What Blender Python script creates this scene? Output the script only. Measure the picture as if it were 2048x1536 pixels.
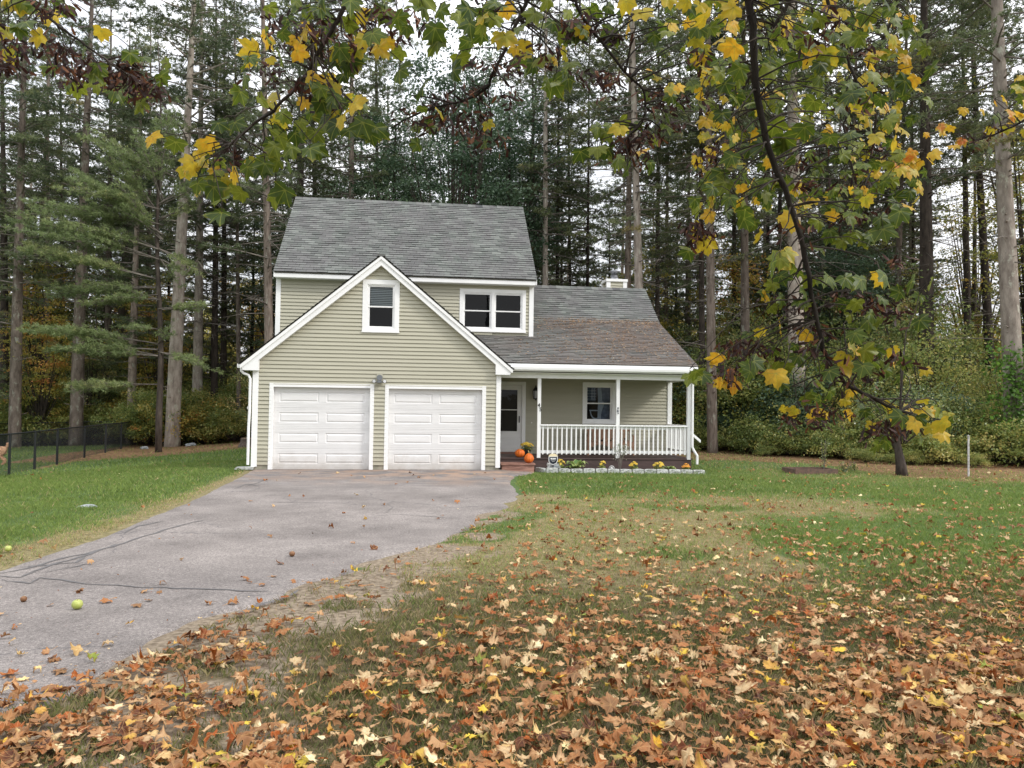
import bpy, math, random
import numpy as np
from mathutils import Vector, Matrix

for o in list(bpy.data.objects): bpy.data.objects.remove(o)
S = bpy.context.scene
COL = S.collection

# ---------------------------------------------------------------- camera
CAM = np.array([4.262, -19.703, 1.728]); YAW, PITCH, ROLL, FPX = 0.120, 0.029, 0.013, 1491.6
def cam_axes():
    f = np.array([math.sin(YAW)*math.cos(PITCH), math.cos(YAW)*math.cos(PITCH), math.sin(PITCH)])
    r = np.array([math.cos(YAW), -math.sin(YAW), 0.]); u = np.cross(r, f)
    c, s = math.cos(ROLL), math.sin(ROLL)
    return c*r+s*u, -s*r+c*u, f
AR, AU, AF = cam_axes()
cd = bpy.data.cameras.new('camera'); cam = bpy.data.objects.new('camera', cd); COL.objects.link(cam)
cd.sensor_width = 36; cd.lens = 36*FPX/2048; cd.clip_end = 3000; cd.clip_start = 0.05
m = Matrix(((AR[0], AU[0], -AF[0]), (AR[1], AU[1], -AF[1]), (AR[2], AU[2], -AF[2]))).to_4x4()
m.translation = Vector(CAM); cam.matrix_world = m
S.camera = cam
S.view_settings.view_transform = 'Standard'; S.view_settings.look = 'None'
S.view_settings.exposure = 0.30; S.view_settings.gamma = 1.0

# ---------------------------------------------------------------- world: bright overcast
W = bpy.data.worlds.new('World'); S.world = W; W.use_nodes = True
nt = W.node_tree; N = nt.nodes; L = nt.links
SUN_EL, SUN_AZ = math.radians(37), math.radians(118)     # azimuth from +Y clockwise
sky = N.new('ShaderNodeTexSky'); sky.sky_type = 'NISHITA'; sky.sun_disc = False
sky.sun_elevation = SUN_EL; sky.sun_rotation = SUN_AZ; sky.dust_density = 2; sky.air_density = 1.2
tc = N.new('ShaderNodeTexCoord'); nz = N.new('ShaderNodeTexNoise'); nz.inputs['Scale'].default_value = 3.2
nz.inputs['Detail'].default_value = 6
mp = N.new('ShaderNodeMapping'); mp.inputs['Scale'].default_value = (1, 1, 2.6)
L.new(tc.outputs['Generated'], mp.inputs['Vector']); L.new(mp.outputs['Vector'], nz.inputs['Vector'])
rp = N.new('ShaderNodeValToRGB'); rp.color_ramp.elements[0].position = 0.36; rp.color_ramp.elements[1].position = 0.56
rp.color_ramp.elements[0].color = (.62, .62, .62, 1)
L.new(nz.outputs['Fac'], rp.inputs['Fac'])
mx = N.new('ShaderNodeMix'); mx.data_type = 'RGBA'
L.new(rp.outputs['Color'], mx.inputs['Factor']); L.new(sky.outputs['Color'], mx.inputs['A'])
mx.inputs['B'].default_value = (10.5, 10.6, 11.0, 1)
sxy = N.new('ShaderNodeSeparateXYZ'); L.new(tc.outputs['Generated'], sxy.inputs[0])
gr = N.new('ShaderNodeMapRange'); gr.inputs['From Min'].default_value = 0; gr.inputs['From Max'].default_value = .85
gr.inputs['To Min'].default_value = .55; gr.inputs['To Max'].default_value = 1.7; L.new(sxy.outputs['Z'], gr.inputs['Value'])   # an overcast sky is brighter overhead
vm = N.new('ShaderNodeVectorMath'); vm.operation = 'SCALE'; L.new(mx.outputs['Result'], vm.inputs[0]); L.new(gr.outputs[0], vm.inputs['Scale'])
L.new(vm.outputs[0], N['Background'].inputs['Color']); N['Background'].inputs['Strength'].default_value = 0.12

sd = bpy.data.lights.new('sun', 'SUN'); sun = bpy.data.objects.new('sun', sd); COL.objects.link(sun)
sd.energy = 1.8; sd.angle = math.radians(10); sd.color = (1, .96, .9)
sdir = Vector((math.sin(SUN_AZ)*math.cos(SUN_EL), math.cos(SUN_AZ)*math.cos(SUN_EL), math.sin(SUN_EL)))
sun.rotation_euler = sdir.to_track_quat('Z', 'Y').to_euler(); sun.location = (20, -30, 30)

# ---------------------------------------------------------------- helpers
def ray(px, py):
    return AF + AR*(px-1024)/FPX - AU*(py-768)/FPX
def onY(px, py, Y):
    d = ray(px, py); return CAM + d*(Y-CAM[1])/d[1]
def atD(px, py, D): return CAM + ray(px, py)*D
def sst(a): a = np.clip(a, 0, 1); return a*a*(3-2*a)
def terrain(x, y):
    x = np.asarray(x, float); y = np.asarray(y, float)
    z = 0.10*sst((-y-12)/5.)
    z = z - 0.52*sst((-0.5-x)/8.)*sst((y+10)/12.) - 0.25*sst((-9-x)/10.)*sst((y-8)/15)
    z = z - 0.07*sst((x-6.1)/1.)*sst((y+2.6)/1.6)
    z = z + 0.03*np.sin(x*.9+1.3)*np.cos(y*.7)*sst((np.hypot(x-5, y-3)-9)/4)
    z = z + 7.0*sst((np.hypot(x-5, y+20)-110)/300.)
    return z
def tz(x, y): return float(terrain(x, y))
def onG(px, py):
    d = ray(px, py); t = 5.
    for _ in range(40):
        p = CAM+d*t; t = t + (tz(p[0], p[1])-p[2])/d[2]*.8
        t = min(max(t, 1), 200)
    return CAM+d*t

def sset(o, label=None, cat=None, group=None, kind=None):
    if label: o['label'] = label
    if cat: o['category'] = cat
    if group: o['group'] = group
    if kind: o['kind'] = kind
    return o
def empty(name, loc, label, cat, group=None, rz=0):
    o = bpy.data.objects.new(name, None); COL.objects.link(o); o.location = loc
    o.rotation_euler = (0, 0, rz); o.empty_display_size = .2
    return sset(o, label, cat, group)
def link(name, me, parent=None, loc=None):
    o = bpy.data.objects.new(name, me); COL.objects.link(o)
    if parent: o.parent = parent
    if loc is not None: o.location = loc
    return o
def copy_tree(o, parent=None):
    c = o.copy(); COL.objects.link(c)
    if parent: c.parent = parent
    for ch in o.children: copy_tree(ch, c)
    return c

def mesh_np(name, V, F, mat, t=None, smooth=False, e=None, v=None):
    """V (n,3), F (m,k) uniform faces; per-vertex float attributes t and e"""
    V = np.asarray(V, np.float32); F = np.asarray(F, np.int32)
    me = bpy.data.meshes.new(name); n, k = F.shape
    me.vertices.add(len(V)); me.vertices.foreach_set('co', V.ravel())
    me.loops.add(n*k); me.loops.foreach_set('vertex_index', F.ravel())
    me.polygons.add(n); me.polygons.foreach_set('loop_start', np.arange(0, n*k, k, dtype=np.int32))
    me.polygons.foreach_set('loop_total', np.full(n, k, np.int32))
    if smooth: me.polygons.foreach_set('use_smooth', np.ones(n, bool))
    for nm, arr in (('t', t), ('e', e), ('v', v)):
        if arr is not None:
            a = me.attributes.new(nm, 'FLOAT', 'POINT'); a.data.foreach_set('value', np.asarray(arr, np.float32))
    me.update(calc_edges=True)
    if mat: me.materials.append(mat)
    return me

class MB:
    def __init__(s): s.v = []; s.f = []; s.t = []
    def add(s, vs, fs, t=0.5):
        b = len(s.v); s.v += [tuple(map(float, p)) for p in vs]; s.f += [tuple(i+b for i in f) for f in fs]; s.t += [t]*len(vs)
    def box(s, x0, x1, y0, y1, z0, z1, t=.5, M=None):
        vs = [(x, y, z) for z in (z0, z1) for y in (y0, y1) for x in (x0, x1)]
        if M is not None: vs = [tuple(M@Vector(p)) for p in vs]
        s.add(vs, [(0, 2, 3, 1), (4, 5, 7, 6), (0, 1, 5, 4), (2, 6, 7, 3), (0, 4, 6, 2), (1, 3, 7, 5)], t)
    def prism(s, poly, a0, a1, axis='y', t=.5):
        """poly of 2D points; extruded along axis"""
        n = len(poly)
        def p3(p, a): return {'y': (p[0], a, p[1]), 'x': (a, p[0], p[1]), 'z': (p[0], p[1], a)}[axis]
        s.add([p3(p, a0) for p in poly]+[p3(p, a1) for p in poly],
              [tuple(range(n)), tuple(range(2*n-1, n-1, -1))]+[(i, i+n, (i+1) % n+n, (i+1) % n) for i in range(n)], t)
    def tube(s, pts, rad, n=8, t=.5, cap=True, jit=0, rng=random):
        pts = [Vector(p) for p in pts]
        if not hasattr(rad, '__len__'): rad = [rad]*len(pts)
        up = Vector((.3, .1, 1)) if abs((pts[-1]-pts[0]).normalized().z) < .9 else Vector((1, .2, 0))
        vs = []; fs = []
        for i, p in enumerate(pts):
            d = (pts[min(i+1, len(pts)-1)]-pts[max(i-1, 0)]).normalized()
            a = d.cross(up).normalized(); b = d.cross(a)
            for k in range(n):
                an = 2*math.pi*k/n; r = rad[i]*(1+(rng.uniform(-jit, jit) if jit else 0))
                vs.append(p+a*math.cos(an)*r+b*math.sin(an)*r)
        for i in range(len(pts)-1):
            for k in range(n):
                fs.append((i*n+k, i*n+(k+1) % n, (i+1)*n+(k+1) % n, (i+1)*n+k))
        if cap: fs.append(tuple(range(n-1, -1, -1))); fs.append(tuple((len(pts)-1)*n+k for k in range(n)))
        s.add(vs, fs, t)
    def lathe(s, prof, c=(0, 0, 0), n=20, t=.5, ribs=0, ribd=.06):
        vs = []; fs = []
        for r, z in prof:
            for k in range(n):
                a = 2*math.pi*k/n; rr = r*(1-ribd*abs(math.cos(a*ribs/2)) ** 6 if ribs else 1)
                vs.append((c[0]+rr*math.cos(a), c[1]+rr*math.sin(a), c[2]+z))
        for i in range(len(prof)-1):
            for k in range(n): fs.append((i*n+k, i*n+(k+1) % n, (i+1)*n+(k+1) % n, (i+1)*n+k))
        fs.append(tuple(range(n-1, -1, -1))); fs.append(tuple((len(prof)-1)*n+k for k in range(n)))
        s.add(vs, fs, t)
    def blob(s, c, r, sc=(1, 1, 1), seed=0, amp=.15, n=10, t=.5):
        rn = random.Random(seed); ph = [rn.uniform(0, 6) for _ in range(6)]
        vs = []; fs = []
        for i in range(n+1):
            th = math.pi*i/n
            for k in range(2*n):
                a = math.pi*k/n
                d = (math.sin(th)*math.cos(a), math.sin(th)*math.sin(a), math.cos(th))
                q = r*(1+amp*(math.sin(3*d[0]+ph[0])*math.sin(4*d[1]+ph[1])+.6*math.sin(7*d[2]+ph[2]+3*d[0])*math.sin(6*d[1]+ph[3])))
                vs.append((c[0]+d[0]*q*sc[0], c[1]+d[1]*q*sc[1], c[2]+d[2]*q*sc[2]))
        for i in range(n):
            for k in range(2*n): fs.append((i*2*n+k, (i+1)*2*n+k, (i+1)*2*n+(k+1) % (2*n), i*2*n+(k+1) % (2*n)))
        s.add(vs, fs, t)
    def mesh(s, name, mat, smooth=False):
        me = bpy.data.meshes.new(name); me.from_pydata(s.v, [], s.f)
        a = me.attributes.new('t', 'FLOAT', 'POINT'); a.data.foreach_set('value', s.t)
        if smooth: me.polygons.foreach_set('use_smooth', [True]*len(me.polygons))
        if mat: me.materials.append(mat)
        me.update(); return me
    def build(s, name, mat, parent=None, smooth=False, loc=None):
        return link(name, s.mesh(name, mat, smooth), parent, loc)

# ---------------------------------------------------------------- materials
def nodes(name):
    m = bpy.data.materials.new(name); m.use_nodes = True
    return m, m.node_tree.nodes, m.node_tree.links, m.node_tree.nodes['Principled BSDF']
def ramp(N, stops, interp='LINEAR'):
    r = N.new('ShaderNodeValToRGB'); cr = r.color_ramp; cr.interpolation = interp
    while len(cr.elements) > 1: cr.elements.remove(cr.elements[-1])
    for i, (p, c) in enumerate(stops):
        el = cr.elements[0] if i == 0 else cr.elements.new(p)
        el.position = p; el.color = (*c, 1)
    return r
def noise(N, L, scale, detail=4, coord='Object', vscale=None, rough=.5):
    tc = N.new('ShaderNodeTexCoord'); n = N.new('ShaderNodeTexNoise')
    n.inputs['Scale'].default_value = scale; n.inputs['Detail'].default_value = detail; n.inputs['Roughness'].default_value = rough
    if vscale:
        mp = N.new('ShaderNodeMapping'); mp.inputs['Scale'].default_value = vscale
        L.new(tc.outputs[coord], mp.inputs['Vector']); L.new(mp.outputs['Vector'], n.inputs['Vector'])
    else: L.new(tc.outputs[coord], n.inputs['Vector'])
    return n
def mixc(N, L, fac, a, b, mode='MIX'):
    m = N.new('ShaderNodeMix'); m.data_type = 'RGBA'; m.blend_type = mode
    for key, val in (('Factor', fac), ('A', a), ('B', b)):
        if hasattr(val, 'links') or hasattr(val, 'is_output'): L.new(val, m.inputs[key])
        elif key == 'Factor': m.inputs[key].default_value = val
        else: m.inputs[key].default_value = (*val, 1)
    return m.outputs['Result']
def simple(name, c1, c2=None, scale=6, rough=.6, bump=0, bscale=40, vscale=None, spec=.4, metal=0, lo=.35, hi=.65, coord='Object'):
    m, N, L, B = nodes(name)
    B.inputs['Roughness'].default_value = rough; B.inputs['Specular IOR Level'].default_value = spec; B.inputs['Metallic'].default_value = metal
    if c2 is not None:
        n = noise(N, L, scale, 6, coord, vscale); r = ramp(N, [(lo, c1), (hi, c2)]); L.new(n.outputs['Fac'], r.inputs['Fac'])
        L.new(r.outputs['Color'], B.inputs['Base Color'])
    else: B.inputs['Base Color'].default_value = (*c1, 1)
    if bump:
        n2 = noise(N, L, bscale, 5, coord, vscale); b = N.new('ShaderNodeBump'); b.inputs['Strength'].default_value = bump
        b.inputs['Distance'].default_value = .01
        L.new(n2.outputs['Fac'], b.inputs['Height']); L.new(b.outputs['Normal'], B.inputs['Normal'])
    return m
def attr(N, name):
    a = N.new('ShaderNodeAttribute'); a.attribute_name = name; return a.outputs['Fac']
def leafmat(name, stops, rough=.5, trans=.35, spec=.35, objrand=0, interp='LINEAR', edge=None, under=None, spots=None, nscale=30, vein=None):
    m, N, L, B = nodes(name); t = attr(N, 't')
    if objrand:
        oi = N.new('ShaderNodeObjectInfo'); ma = N.new('ShaderNodeMath'); ma.operation = 'MULTIPLY_ADD'
        L.new(oi.outputs['Random'], ma.inputs[0]); ma.inputs[1].default_value = objrand
        sb = N.new('ShaderNodeMath'); sb.operation = 'SUBTRACT'; L.new(t, sb.inputs[0]); sb.inputs[1].default_value = objrand/2
        L.new(sb.outputs[0], ma.inputs[2]); t = ma.outputs[0]
    r = ramp(N, stops, interp); L.new(t, r.inputs['Fac']); c = r.outputs['Color']
    if edge is not None:
        e = attr(N, 'e'); n = noise(N, L, nscale, 4); 
        mm = N.new('ShaderNodeMath'); mm.operation = 'MULTIPLY'; L.new(e, mm.inputs[0]); L.new(n.outputs['Fac'], mm.inputs[1])
        rr = ramp(N, [(.32, (0, 0, 0)), (.6, (1, 1, 1))]); L.new(mm.outputs[0], rr.inputs['Fac'])
        c = mixc(N, L, rr.outputs['Color'], c, edge)
    if vein is not None:
        vr = ramp(N, [(.55, (0, 0, 0)), (.97, (1, 1, 1))]); L.new(attr(N, 'v'), vr.inputs['Fac']); c = mixc(N, L, mulf(N, L, vr.outputs['Color'], .6), c, vein)
        nm_ = noise(N, L, nscale*2.2, 4, rough=.7); rm_ = ramp(N, [(.3, (.36, .36, .36)), (.7, (.64, .64, .64))]); L.new(nm_.outputs['Fac'], rm_.inputs['Fac']); c = mixc(N, L, .8, c, rm_.outputs['Color'], 'OVERLAY')
    if spots is not None:
        n = noise(N, L, nscale*1.3, 3); rr = ramp(N, [(.58, (0, 0, 0)), (.66, (1, 1, 1))]); L.new(n.outputs['Fac'], rr.inputs['Fac'])
        c = mixc(N, L, rr.outputs['Color'], c, spots)
    if under is not None:
        g = N.new('ShaderNodeNewGeometry'); ml = N.new('ShaderNodeMath'); ml.operation = 'MULTIPLY'
        L.new(g.outputs['Backfacing'], ml.inputs[0]); ml.inputs[1].default_value = .5
        c = mixc(N, L, ml.outputs[0], c, under)
    L.new(c, B.inputs['Base Color']); B.inputs['Roughness'].default_value = rough; B.inputs['Specular IOR Level'].default_value = spec
    tr = N.new('ShaderNodeBsdfTranslucent'); L.new(c, tr.inputs['Color'])
    ms = N.new('ShaderNodeMixShader'); ms.inputs['Fac'].default_value = trans
    L.new(B.outputs[0], ms.inputs[1]); L.new(tr.outputs[0], ms.inputs[2]); L.new(ms.outputs[0], N['Material Output'].inputs['Surface'])
    return m

MT = {}
MT['white'] = simple('white_trim_paint', (.86, .86, .85), (.78, .78, .77), 3, .45, .05, 30, lo=.25, hi=.75)
MT['whitedoor'] = simple('garage_door_paint', (.76, .755, .745), (.70, .695, .685), 1.5, .5, .15, 60, (1, 1, 6))
MT['siding'] = simple('sage_clapboard', (.45, .43, .335), (.39, .375, .29), 2.2, .6, .12, 30, (.35, 1, 5), lo=.2, hi=.8)
def ground_stain(m, col, z1, k):      # splashed dirt low down on the boards
    N = m.node_tree.nodes; L = m.node_tree.links; B = N['Principled BSDF']; src = B.inputs['Base Color'].links[0].from_socket
    tc = N.new('ShaderNodeTexCoord'); sx = N.new('ShaderNodeSeparateXYZ'); L.new(tc.outputs['Object'], sx.inputs[0])
    n = noise(N, L, 5, 7, 'Object', None, .7); a = N.new('ShaderNodeMath'); a.operation = 'MULTIPLY_ADD'; L.new(n.outputs['Fac'], a.inputs[0]); a.inputs[1].default_value = -z1*2; L.new(sx.outputs['Z'], a.inputs[2])
    mr = N.new('ShaderNodeMapRange'); mr.inputs['From Min'].default_value = -z1*1.2; mr.inputs['From Max'].default_value = z1*.3; mr.inputs['To Min'].default_value = k; mr.inputs['To Max'].default_value = 0
    L.new(a.outputs[0], mr.inputs['Value']); L.new(mixc(N, L, mr.outputs[0], src, col), B.inputs['Base Color'])
ground_stain(MT['whitedoor'], (.33, .27, .20), .35, .55); ground_stain(MT['siding'], (.22, .18, .12), .45, .4)
MT['concrete'] = simple('foundation_concrete', (.42, .38, .30), (.26, .25, .19), 6, .85, .4, 40)
MT['dark'] = simple('dark_room', (.012, .013, .014), rough=.9)  # near-black base colour stands in for the darkness of unlit rooms
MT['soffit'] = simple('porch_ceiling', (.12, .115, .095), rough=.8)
MT['deck'] = simple('brown_stained_deck', (.085, .055, .05), (.06, .04, .037), 8, .6, .3, 30, (.3, 2, 2))
MT['tread'] = simple('worn_step_boards', (.36, .20, .15), (.17, .085, .065), 7, .75, .4, 30, (.5, 3, 3))
MT['benchwood'] = simple('bench_wood', (.34, .20, .13), (.24, .135, .085), 9, .6, .2, 30, (3, 3, .6))
MT['black'] = simple('black_metal', (.012, .012, .013), rough=.45)
MT['fencemat'] = simple('black_vinyl_coat', (.012, .014, .015), rough=.6)
MT['metal'] = simple('grey_flue_metal', (.30, .31, .33), (.16, .16, .17), 10, .45, metal=.7)
MT['pumpkin'] = simple('pumpkin_skin', (.74, .18, .02), (.50, .10, .012), 9, .6, .1, 60)
MT['stem'] = simple('dry_stem', (.45, .36, .17), (.25, .2, .09), 20, .8)
MT['granite'] = simple('granite_edging', (.52, .53, .50), (.27, .28, .26), 22, .85, .8, 30)
MT['rock'] = simple('pale_rock', (.62, .62, .60), (.36, .36, .35), 14, .85, .6, 24)
MT['greyrock'] = simple('grey_rock', (.34, .36, .37), (.22, .24, .25), 14, .85, .6, 24)
MT['soil'] = simple('bed_soil', (.09, .06, .045), (.05, .035, .027), 15, .95, .8, 50)
MT['pot'] = simple('dark_plant_pot', (.02, .02, .022), rough=.6)
MT['signblack'] = simple('sign_black', (.015, .018, .03), rough=.5)
MT['signwhite'] = simple('sign_white', (.8, .8, .8), rough=.5)
MT['cream'] = simple('sign_cream', (.8, .68, .45), rough=.5)
MT['lens'] = simple('lamp_lens', (.75, .76, .78), rough=.25, spec=.8)
MT['lampgrey'] = simple('lamp_grey_cast', (.16, .17, .18), rough=.5)
MT['lampglass'] = simple('frosted_lantern_glass', (.45, .46, .48), rough=.25)
MT['curtain'] = simple('pale_curtain', (.50, .53, .60), (.36, .39, .46), 12, .9, vscale=(9, 1, .4))
MT['bluecloth'] = simple('blue_grey_bedding', (.16, .20, .28), (.08, .11, .17), 9, .9)
MT['blind'] = simple('window_blind', (.62, .62, .60), rough=.7)
MT['stump'] = simple('stump_bark', (.11, .085, .065), (.05, .04, .03), 12, .95, .8, 20)
MT['endgrain'] = simple('cut_wood_end', (.30, .22, .14), (.18, .13, .09), 18, .9)
MT['bedboard'] = simple('weathered_red_board', (.17, .10, .075), (.10, .07, .055), 12, .9, .4, 30)
MT['apple'] = simple('green_apple_skin', (.42, .45, .13), (.32, .37, .08), 30, .35)
MT['brownapple'] = simple('rotten_apple_skin', (.22, .11, .05), (.12, .05, .02), 30, .6)
MT['tar'] = simple('tar_seam', (.118, .112, .11), rough=.75)
MT['fur'] = simple('apricot_fur', (.55, .33, .20), (.36, .20, .11), 26, .95, 1.0, 60)
# window glass: clear thin glass with a fresnel reflection
m, N, L, B = nodes('window_glass')
gl = N.new('ShaderNodeBsdfGlossy'); gl.inputs['Roughness'].default_value = .02; tp = N.new('ShaderNodeBsdfTransparent')
tp.inputs['Color'].default_value = (.72, .78, .80, 1)
fr = N.new('ShaderNodeFresnel'); fr.inputs['IOR'].default_value = 1.42
nn = noise(N, L, 2.5, 2); bb = N.new('ShaderNodeBump'); bb.inputs['Strength'].default_value = .06; bb.inputs['Distance'].default_value = .02
L.new(nn.outputs['Fac'], bb.inputs['Height']); L.new(bb.outputs['Normal'], gl.inputs['Normal'])
ms = N.new('ShaderNodeMixShader'); L.new(fr.outputs[0], ms.inputs[0]); L.new(tp.outputs[0], ms.inputs[1]); L.new(gl.outputs[0], ms.inputs[2])
L.new(ms.outputs[0], N['Material Output'].inputs['Surface']); MT['glass'] = m
# shingles: per-tab tone, lichen blotches, dark vertical streaks; brown debris staining by height on the porch roof
def shingle_mat(name, brown):
    m, N, L, B = nodes(name); t = attr(N, 't'); e = attr(N, 'e')
    r = ramp(N, [(0, (.035, .04, .042)), (.06, (.095, .105, .096)), (.5, (.142, .152, .140)), (1, (.188, .200, .184))]); L.new(t, r.inputs['Fac']); c = r.outputs['Color']
    n1 = noise(N, L, 1.3, 6, 'Object', (1.6, 1, .35), .6); r1 = ramp(N, [(.40, (1, 1, 1)), (.62, (0, 0, 0))]); L.new(n1.outputs['Fac'], r1.inputs['Fac'])
    c = mixc(N, L, mulf(N, L, r1.outputs['Color'], .55), c, (.115, .105, .11))
    n2 = noise(N, L, 9, 5, 'Object', None, .7); r2 = ramp(N, [(.55, (0, 0, 0)), (.75, (1, 1, 1))]); L.new(n2.outputs['Fac'], r2.inputs['Fac'])
    c = mixc(N, L, mulf(N, L, r2.outputs['Color'], .5), c, (.075, .072, .078))
    n3 = noise(N, L, 1.0, 5, 'Object', (.8, 1, 1), .65); a3 = N.new('ShaderNodeMath'); a3.operation = 'MULTIPLY'
    r3 = ramp(N, [(.30, (0, 0, 0)), (.58, (1, 1, 1))]); L.new(n3.outputs['Fac'], r3.inputs['Fac'])
    L.new(e, a3.inputs[0]); L.new(r3.outputs['Color'], a3.inputs[1])
    c = mixc(N, L, a3.outputs[0], c, (.135, .112, .098))
    n4 = noise(N, L, 200, 2); c = mixc(N, L, .35, c, n4.outputs['Color'], 'OVERLAY')
    L.new(c, B.inputs['Base Color']); B.inputs['Roughness'].default_value = .9; B.inputs['Specular IOR Level'].default_value = .25
    return m
def mulf(N, L, o, k):
    a = N.new('ShaderNodeMath'); a.operation = 'MULTIPLY'; L.new(o, a.inputs[0]); a.inputs[1].default_value = k; return a.outputs[0]
MT['shingle'] = shingle_mat('asphalt_shingles', 0)
# bark
def bark(name, a, b, lich=None):
    m, N, L, B = nodes(name)
    n = noise(N, L, 7, 7, 'Object', (1, 1, .28), .65); r = ramp(N, [(.34, a), (.66, b)]); L.new(n.outputs['Fac'], r.inputs['Fac']); c = r.outputs['Color']
    oi = N.new('ShaderNodeObjectInfo'); hv = N.new('ShaderNodeHueSaturation')
    mr = N.new('ShaderNodeMapRange'); mr.inputs['To Min'].default_value = .6; mr.inputs['To Max'].default_value = 1.35
    L.new(oi.outputs['Random'], mr.inputs['Value']); L.new(mr.outputs[0], hv.inputs['Value']); L.new(c, hv.inputs['Color']); c = hv.outputs['Color']
    if lich:
        n2 = noise(N, L, 3.5, 6, 'Object', (1, 1, .5), .7); r2 = ramp(N, [(.56, (0, 0, 0)), (.64, (1, 1, 1))]); L.new(n2.outputs['Fac'], r2.inputs['Fac'])
        c = mixc(N, L, mulf(N, L, r2.outputs['Color'], .7), c, lich)
    L.new(c, B.inputs['Base Color']); B.inputs['Roughness'].default_value = .95; B.inputs['Specular IOR Level'].default_value = .2
    n3 = noise(N, L, 16, 6, 'Object', (1, 1, .3), .6); bu = N.new('ShaderNodeBump'); bu.inputs['Strength'].default_value = .9; bu.inputs['Distance'].default_value = .03
    L.new(n3.outputs['Fac'], bu.inputs['Height']); L.new(bu.outputs['Normal'], B.inputs['Normal'])
    return m
MT['bark'] = bark('pine_bark', (.11, .085, .068), (.27, .22, .185), (.34, .35, .29))
MT['barklight'] = bark('pale_pine_bark', (.20, .165, .14), (.40, .35, .30), (.50, .51, .42))
MT['barkdark'] = bark('dark_pine_bark', (.028, .023, .02), (.085, .068, .056))
MT['maplebark'] = bark('maple_branch_bark', (.02, .017, .014), (.055, .045, .036))
MT['deadwood'] = simple('dead_branch_wood', (.20, .175, .15), (.11, .095, .08), 5, .95)
# foliage
MT['needle'] = leafmat('pine_needles', [(0, (.070, .098, .052)), (.5, (.140, .175, .085)), (.85, (.24, .26, .11)), (1, (.30, .25, .11))], .55, .35, .3, objrand=.25)
MT['needlelight'] = leafmat('fresh_pine_needles', [(0, (.13, .18, .08)), (.6, (.24, .30, .12)), (1, (.42, .43, .19))], .5, .35, .35)
MT['darkleaf'] = leafmat('dark_broad_leaves', [(0, (.055, .10, .058)), (.6, (.105, .165, .09)), (1, (.20, .27, .15))], .38, .35, .5, objrand=.2)
MT['shrubleaf'] = leafmat('understory_leaves', [(0, (.07, .115, .045)), (.4, (.16, .215, .07)), (.7, (.30, .32, .11)), (.88, (.48, .43, .15)), (1, (.58, .42, .18))], .33, .38, .7, objrand=.35)
MT['undergrowth'] = leafmat('brightened_undergrowth_leaves', [(0, (.11, .16, .05)), (.4, (.23, .29, .08)), (.7, (.38, .38, .11)), (1, (.58, .46, .15))], .4, .45, .5, objrand=.35)  # leaf tones brightened to stand in for light missing under the trees
MT['yellowleaf'] = leafmat('yellowing_leaves', [(0, (.14, .18, .045)), (.45, (.34, .32, .07)), (.8, (.58, .40, .09)), (1, (.60, .26, .09))], .5, .4, .3, objrand=.4)
MT['vineleaf'] = leafmat('vine_leaves', [(0, (.05, .12, .02)), (1, (.16, .30, .05))], .4, .4, .4)
MT['grassblade'] = leafmat('grass_blades', [(0, (.105, .165, .038)), (.35, (.215, .295, .07)), (.55, (.31, .37, .11)), (.75, (.40, .32, .16)), (1, (.52, .39, .23))], .6, .35, .3)
FALL = [(0, (.045, .018, .010)), (.14, (.15, .042, .014)), (.3, (.36, .085, .010)), (.42, (.30, .105, .025)), (.56, (.48, .26, .12)),
        (.70, (.68, .49, .28)), (.80, (.86, .76, .45)), (.88, (.74, .42, .035)), (.95, (.68, .55, .06)), (1, (.25, .32, .05))]
MT['fall'] = leafmat('fallen_maple_leaf', FALL, .6, .22, .3, edge=(.22, .085, .03), under=(.40, .22, .095), nscale=22, vein=(.50, .30, .12))
HANG = [(0, (.035, .065, .010)), (.35, (.085, .13, .014)), (.6, (.19, .22, .02)), (.8, (.56, .42, .025)), (.93, (.66, .36, .025)), (1, (.55, .14, .03))]
MT['hang'] = leafmat('maple_leaf', HANG, .45, .5, .4, edge=(.50, .36, .03), nscale=14, vein=(.36, .38, .06))
MT['thatch'] = leafmat('thin_dull_grass_blades', [(0, (.07, .09, .03)), (.35, (.145, .165, .055)), (.6, (.24, .21, .09)), (1, (.38, .29, .17))], .7, .2, .2)  # sparse thatch: duller, browner blades than the rest of the lawn
MT['samara'] = leafmat('maple_seed_wings', [(0, (.014, .007, .006)), (.7, (.05, .018, .013)), (1, (.17, .07, .03))], .6, .2, .3)
MT['mum'] = leafmat('yellow_flower_petals', [(0, (.60, .36, .03)), (1, (.78, .62, .12))], .6, .3, .2)
MT['orangemum'] = leafmat('orange_flower_petals', [(0, (.70, .27, .03)), (1, (.80, .42, .08))], .6, .3, .2)
MT['flowerleaf'] = leafmat('flower_foliage', [(0, (.10, .17, .04)), (1, (.38, .42, .10))], .5, .3, .4)
MT['hosta'] = leafmat('variegated_hosta_leaf', [(0, (.12, .22, .06)), (1, (.33, .42, .12))], .45, .3, .4, edge=(.75, .72, .35), nscale=1)
MT['roseleaf'] = leafmat('sparse_shrub_leaf', [(0, (.10, .15, .07)), (1, (.45, .46, .36))], .4, .3, .5)
MT['strawneedle'] = leafmat('dry_pine_needle', [(0, (.20, .11, .06)), (.6, (.34, .21, .12)), (1, (.50, .36, .22))], .7, .1, .2)
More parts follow.
